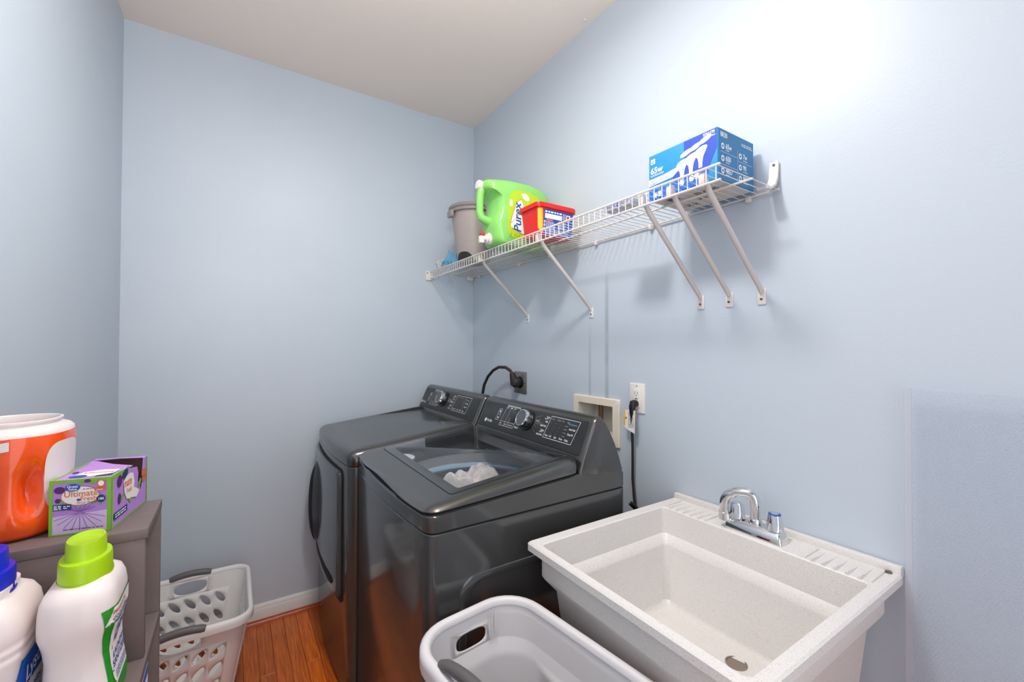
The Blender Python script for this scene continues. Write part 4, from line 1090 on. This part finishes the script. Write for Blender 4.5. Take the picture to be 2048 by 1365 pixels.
# ---- dryer sheet carton
q0, q1, q3 = Vector((-1.571, -1.4277)), Vector((-1.488, -1.448)), Vector((-1.460, -1.291))
q2 = q0 + (q3 - q1); DZ0, DZ1 = UZ1 + .0005, UZ1 + .095
ds = thing('dryer_sheet_box', 'purple and green dryer sheet box with torn open corner', 'box', ((q0.x + q3.x) / 2, (q0.y + q3.y) / 2, DZ0))
cor = [q0, q1, q3, q2]; hB = DZ1 - DZ0
lenA = (q1 - q0).length; lenB = (q3 - q1).length
FA = Frame((q0.x, q0.y, DZ0), ((q1 - q0).x, (q1 - q0).y, 0), (0, 0, 1))
FB = Frame((q1.x, q1.y, DZ0), ((q3 - q1).x, (q3 - q1).y, 0), (0, 0, 1))
FT = Frame((q0.x, q0.y, DZ1), ((q1 - q0).x, (q1 - q0).y, 0), ((q3 - q1).x, (q3 - q1).y, 0))
def wallp(fr, pts, t=.0012):
    return MB().loft([[fr.p(a, b, 0) for a, b in pts], [fr.p(a, b, -t) for a, b in pts]])
tear = [(lenB - .018, hB), (lenB - .022, hB - .020), (lenB - .020, hB - .036), (lenB - .026, hB - .058), (lenB - .032, hB - .066), (lenB - .036, hB - .048), (lenB - .046, hB - .040), (lenB - .044, hB - .024), (lenB - .050, hB - .010), (.055, hB - .001)]
obj('front_panel', wallp(FA, [(0, 0), (lenA, 0), (lenA, hB), (0, hB)]), m_purple, ds)
obj('side_panel', wallp(FB, [(0, 0), (lenB, 0), (lenB, hB)] + tear + [(0, hB)]), [m_purple], ds)
obj('back_panel', MB().loft([[Vector((p.x, p.y, z)) for p in (q3, q2, q2 + (q0 - q2).normalized() * .0012, q3 + (q1 - q3).normalized() * .0012)] for z in (DZ0, DZ1)]), m_purple, ds)
obj('far_panel', MB().loft([[Vector((p.x, p.y, z)) for p in (q2, q0, q0 + (q1 - q0).normalized() * .0012, q2 + (q3 - q2).normalized() * .0012)] for z in (DZ0, DZ1)]), m_purple, ds)
obj('bottom_panel', MB().loft([[Vector((p.x, p.y, z)) for p in cor] for z in (DZ0, DZ0 + .0015)]), m_cardin, ds)
# top: pushed-in flap plus narrow remaining strip
TOPF = [(0, 0), (lenA, 0), (lenA, .055), (lenA - .004, .100), (lenA * .5, lenB - .040), (.008, lenB - .014), (0, lenB - .014)]
tdrop = lambda a, b: max(0, b - .055) * .10 * a / lenA
mb = MB().add([FT.p(a, b, -.0002 - tdrop(a, b)) for a, b in TOPF] + [FT.p(a, b, -.0014 - tdrop(a, b)) for a, b in TOPF], [tuple(range(7)), tuple(range(7, 14))[::-1]] + [(i, (i + 1) % 7, (i + 1) % 7 + 7, i + 7) for i in range(7)])
obj('top_flap', mb, m_purple, ds)
mb = MB().loft([[FT.p(a, b, h) for a, b in [(0, lenB - .012), (lenA * .5, lenB - .008), (lenA, lenB - .014), (lenA, lenB), (0, lenB)]] for h in (-.001, .0002)])
obj('top_strip', mb, m_purple, ds)
obj('inner_lining', MB().loft([[FT.p(.0018, lenB - .002, -.002), FT.p(lenA - .002, lenB - .002, -.002)], [FT.p(.0018, lenB - .002, -.09), FT.p(lenA - .002, lenB - .002, -.09)]], False, False, closed=False).loft([[FT.p(.002, .004, -.003), FT.p(.002, lenB - .002, -.003)], [FT.p(.002, .004, -.09), FT.p(.002, lenB - .002, -.09)]], False, False, closed=False), m_cardin, ds)
G = Print(FA, .0005)
G.rect(0, hB - .005, lenA, hB); G.rect(lenA - .006, 0, lenA, hB); G.rect(0, 0, .005, hB); G.rect(0, 0, lenA, .0025); G.make('green_edge', m_green, ds)
G = Print(FB, .0005); G.rect(0, 0, .006, hB - .001); G.rect(0, 0, lenB, .0025); G.rect(0, hB - .005, .05, hB - .0002); G.rect(lenB - .005, 0, lenB, hB - .002); G.make('green_edge', m_green, ds)
G = Print(FT, .0003); G.rect(0, 0, lenA, .004); G.rect(lenA - .004, 0, lenA, .05); G.rect(0, 0, .004, lenB - .035); G.make('green_edge', m_green, ds)
# front artwork
G = Print(FA, .0005); G.poly([(.005, .0025), (lenA - .006, .0025), (lenA - .006, .038), (.005, .033)]); G.make('artwork', m_lilac, ds)
G = Print(FA, .0007)
for k in range(9):
    t = -1.25 + 2.5 * k / 8; G.line((.042 + .004 * math.sin(t), .036), (.042 + .034 * math.sin(t) * 1.1, .036 - .030 * math.cos(t)), .0009)
    if k not in (0, 8): G.line((.042, .038), (.042 + .026 * math.sin(t), .038 + .012 * math.cos(t)), .0012)
G.make('artwork_rays', mat('violet_print', (142, 92, 184), 0.5), ds)
G = Print(FA, .0009); G.ell((.014, .078), .0075, .006, 18); G.ell((.012, .060), .004, .004, 14); G.ell((.052, .091), .005, .003, 12); G.make('artwork_plum', m_plum, ds)
G = Print(FA, .0009)
for a, b, ra, rt in ((.019, .058, .005, .4), (.019, .063, .004, -.5), (.064, .058, .006, .3), (.058, .062, .005, -.7), (.068, .064, .004, .9), (.042, .050, .004, 1.4), (.060, .053, .005, .2), (.070, .050, .003, 1.1), (.060, .088, .006, .3), (.044, .089, .005, -.4)): G.ell((a, b), ra, ra * .5, 10, rt)
G.make('artwork_leaves', m_leaf, ds)
G = Print(FA, .0011); G.ell((.0425, .066), .0265, .0165, 30); G.make('artwork_ring', m_orangep, ds)
G = Print(FA, .0013); G.ell((.0425, .0663), .0255, .0157, 30); G.make('artwork_oval', m_cardw, ds)
G = Print(FA, .0015); G.ell((.032, .081), .0105, .0065, 24); G.make('artwork_badge', m_logoblue, ds)
G = Print(FA, .0016); G.text('Ultimate', .0435, .0655, .0142, .012, align='C', sx=.95); G.text('Fresh', .054, .0575, .0105, .012, align='C'); G.rect(.062, .073, .077, .0775); G.rect(.066, .078, .0765, .0915); G.make('lettering', m_orangep, ds)
G = Print(FA, .0018); G.text('Great', .032, .0812, .0062, .02, align='C'); G.text('Value', .032, .0768, .0052, .02, align='C'); G.text('Smart', .0695, .0735, .0036, .01, align='C'); G.text('180', .0715, .0565, .0058, .02, align='C')
G.micro(.007, .0448, .017, .0525, 3, .55, 81); G.micro(.020, .0455, .029, .0515, 2, .5, 82); G.ell((.0713, .0855), .0042, .0048, 12); G.make('lettering', m_white, ds)
G = Print(FA, .0017); G.rect(.006, .0435, .0305, .0535); G.ell((.0715, .0585), .0062, .0066, 18); G.make('artwork_panel', m_navy, ds)
G = Print(FA, .0016); G.text('Dryer Sheets', .052, .0525, .0052, .004, align='C'); G.micro(.046, .0765, .062, .0785, 1, .6, 83); G.micro(.02, .008, .075, .011, 1, .5, 84); G.ell((.0405, .0595), .003, .0022, 10); G.make('lettering', m_purpledk, ds)
# side artwork
G = Print(FB, .0009); G.ell((.030, .078), .010, .011, 18); G.ell((.030, .046), .006, .010, 14); G.make('artwork_plum', m_plum, ds)
G = Print(FB, .0009)
for a, b, ra, rt in ((.040, .044, .010, .6), (.060, .092, .010, .2), (.085, .038, .012, .8), (.120, .050, .010, 1.0), (.105, .030, .008, .3), (.075, .030, .008, -.6)): G.ell((a, b), ra, ra * .5, 10, rt)
G.make('artwork_leaves', m_leaf, ds)
G = Print(FB, .0011); G.poly([(.045, .072), (.056, .080), (.075, .082), (.088, .078), (.094, .060), (.090, .042), (.075, .032), (.060, .036), (.050, .050)]); G.poly([(.074, .034), (.105, .026), (.118, .036), (.100, .046), (.086, .05)]); G.make('artwork_oval', m_cardw, ds)
G = Print(FB, .0013); G.text('mate', .048, .060, .022, .02, sx=.75); G.text('Fresh', .058, .046, .014, .01, sx=.75); G.rect(.128, .060, .150, .072); G.rect(.132, .048, .150, .057); G.make('lettering', m_orangep, ds)
G = Print(FB, .0013); G.rect(.007, .014, .062, .026); G.ell((.052, .086), .012, .008, 16, .4); G.make('artwork_panel', m_navy, ds)
G = Print(FB, .0016); G.micro(.012, .016, .058, .025, 2, .5, 85); G.make('lettering', m_white, ds)
# top artwork
G = Print(FT, .0005); G.poly([(.022, .02), (.05, .014), (.078, .03), (.078, .055), (.05, .06), (.026, .05)]); G.make('artwork_oval', m_cardw, ds)
G = Print(FT, .0007); G.ell((.030, .020), .013, .008, 20); G.make('artwork_badge', m_logoblue, ds)
G = Print(FT, .0008); G.poly([(.055, .012), (.080, .014), (.082, .020), (.058, .019)]); G.make('artwork_panel', m_navy, ds)
G = Print(FT, .0008); G.text('Ultimate', .03, .036, .013, .01); G.make('lettering', m_orangep, ds)
G = Print(FT, .0007); G.ell((.014, .050), .005, .006, 12); G.make('artwork_plum', m_plum, ds)
# ---- sanitizer bottles
def bottle(root, c, hx, hy, z0, hs, prof, m):
    rings = []
    for k, ky, z in prof:
        rings.append([Vector((c[0] + p.x, c[1] + p.y, z0 + z)) for p in rr(-hx * k, hx * k, -hy * ky, hy * ky, min(hx * k, hy * ky) * .82, 0, 4, 8)])
    return obj('body', MB().loft(rings), m, root, ang=60)
def cap(root, c, z, m, s=1.0):
    E = lambda hx, hy, zz, n=48, fl=0: [Vector((c[0] + hx * math.cos(t) * (1 + (fl if k % 2 else 0)), c[1] + hy * math.sin(t) * (1 + (fl if k % 2 else 0)), z + zz)) for k, t in enumerate([2 * PI * k / n for k in range(n)])]
    a, b = .0305 * s, .046 * s
    co = obj('cap', MB().loft([E(a, b, 0), E(a, b, .002), E(a * .985, b * .985, .030), E(a * .95, b * .95, .034), E(a * .78, b * .76, .035), E(a * .76, b * .74, .037, fl=-.008), E(a * .74, b * .72, .058, fl=-.008), E(a * .70, b * .69, .061), E(a * .62, b * .61, .061), E(a * .58, b * .57, .0595)]), m, root, ang=50)
    obj('cap_band', MB().loft([E(a + .0008, b + .0008, .0), E(a + .0012, b + .0012, .003), E(a + .0006, b + .0006, .006)], False, False), m, co)
BZ = UZ2 + .0005
c1 = (-1.497, -1.556)
b1 = thing('detergent_bottle', 'white bottle with lime green cap on the step of the taupe shelf', 'bottle', (c1[0], c1[1], BZ))
prof1 = [(.80, .88, 0), (.96, .97, .003), (1.0, 1.0, .010), (1.0, 1.0, .030), (.93, .93, .050), (.86, .88, .075), (.84, .86, .100), (.90, .90, .122), (1.0, .98, .140), (1.0, 1.0, .155), (.99, .98, .172), (.95, .95, .186), (.85, .88, .197), (.68, .72, .204), (.56, .60, .207), (.56, .60, .214)]
bottle(b1, c1, .044, .068, BZ, 0, prof1, m_bottle)
cap(b1, c1, BZ + .201, m_lime)
def prof_at(prof, z):
    for (k0, y0_, z0_), (k1, y1_, z1_) in zip(prof, prof[1:]):
        if z0_ <= z <= z1_ and z1_ > z0_:
            t = (z - z0_) / (z1_ - z0_); return k0 + (k1 - k0) * t, y0_ + (y1_ - y0_) * t
    return prof[-1][0], prof[-1][1]
def side_frame(c, hx, hy, prof, z0):
    def fn(a, b, h):   # a: -y .. +y along the face, b: height; on the +x flank (a cylinder-ish end blend)
        k, ky = prof_at(prof, b); X, Y = hx * k, hy * ky; rd = min(X, Y) * .82; ln = Y - rd
        if abs(a) <= ln: x_, y_ = X + h, a
        else:
            t = min((abs(a) - ln) / rd, PI / 2); x_ = X - rd + (rd + h) * math.cos(t); y_ = math.copysign(ln + (rd + h) * math.sin(t), a)
        return Vector((c[0] + x_, c[1] + y_, z0 + b))
    return Frame((0, 0, 0), (0, 1, 0), (0, 0, 1), fn=fn)
class Grid(Print):
    def patch(s, fl, fr_, b0, b1, n=12, m=16):
        vs = []; fs = []
        for j in range(m + 1):
            b = b0 + (b1 - b0) * j / m; a0, a1 = fl(b), fr_(b)
            for i in range(n + 1): vs.append(s.fr.p(a0 + (a1 - a0) * i / n, b, s.h))
        for j in range(m):
            for i in range(n): k = j * (n + 1) + i; fs.append((k, k + 1, k + n + 2, k + n + 1))
        s._start().add(vs, fs); return s
F1 = side_frame(c1, .044, .068, prof1, BZ)
Grid(F1, .0006).patch(lambda b: -.058 + .010 * math.sin(b * 24), lambda b: .060, .012, .165).make('label', m_labgreen, b1)
Grid(F1, .0012).patch(lambda b: -.046 + .012 * (1 - b / .16) + max(0, .05 - b) * .5, lambda b: .060, .040, .138).make('label_panel', m_cardw, b1)
Grid(F1, .0012).patch(lambda b: -.060 + (b - .142) * .6, lambda b: .060, .142, .163, 12, 4).make('label_panel', m_cardw, b1)
G = Print(F1, .0018); G.text('Lysol', -.036, .106, .034, .012, .25, .12); G.text('LAUNDRY', -.034, .080, .0145, .012); G.text('SANITIZER', -.036, .066, .0145, .012); G.micro(-.030, .046, .03, .058, 3, .45, 91); G.text('ODOR CAUSING', -.050, .144, .008, .012); G.make('lettering', m_inkblue, b1)
G = Print(F1, .0017); G.poly([(-.036, .094), (.050, .106), (.050, .113), (-.036, .101)]); G.text('PREVENTS THE', -.050, .153, .008, .012); G.text('0%', -.040, .022, .020, .02); G.micro(-.042, .014, -.02, .019, 1, .6, 92); G.make('lettering', m_redp, b1)
G = Print(F1, .0017); G.poly([(-.036, .061), (.045, .061), (.048, .064), (.048, .0655), (-.036, .0655), (-.040, .063)]); G.make('label_band', mat('dark_green_print', (36, 70, 26), .5), b1)
G = Print(F1, .0024); G.text('COMPLETE CLEAN', -.032, .0615, .0045, .01); G.make('lettering', m_white, b1)
c2 = (-1.603, -1.556)
b2 = thing('detergent_bottle', 'white ribbed bottle with royal blue cap at the left edge', 'bottle', (c2[0], c2[1], BZ))
prof2 = [(.86, .9, 0), (.98, .98, .003), (1.0, 1.0, .010), (1.0, 1.0, .120), (1.02, 1.01, .124), (1.02, 1.01, .130), (.985, .985, .133), (1.015, 1.005, .137), (1.015, 1.005, .143), (.98, .98, .146), (1.0, 1.0, .150), (.99, .99, .166), (.94, .95, .182), (.82, .86, .194), (.66, .72, .201), (.57, .61, .204), (.57, .61, .214)]
bottle(b2, c2, .052, .074, BZ, 0, prof2, m_bottle)
cap(b2, c2, BZ + .203, m_bluecap, .98)
F2 = side_frame(c2, .052, .074, prof2, BZ)
Grid(F2, .0006).patch(lambda b: -.060 + max(0, b - .07) * .35, lambda b: .060, .006, .118).make('label', m_labblue, b2)
Grid(F2, .0012).patch(lambda b: -.040 + .010 * math.sin(b * 26), lambda b: .06, .020, .078).make('label_panel', m_cardw, b2)
G = Print(F2, .0018); G.text('Lysol', -.038, .083, .030, .012, .25, .12); G.make('lettering', m_white, b2)
G = Print(F2, .0018); G.text('Laundry', -.030, .060, .015, .01); G.text('Sanitizer', -.034, .045, .015, .01); G.make('lettering', m_inkblue, b2)
G = Print(F2, .0018); G.text('0%', -.034, .026, .016, .02); G.line((-.044, .02), (-.036, .080), .003); G.make('lettering', m_redp, b2)
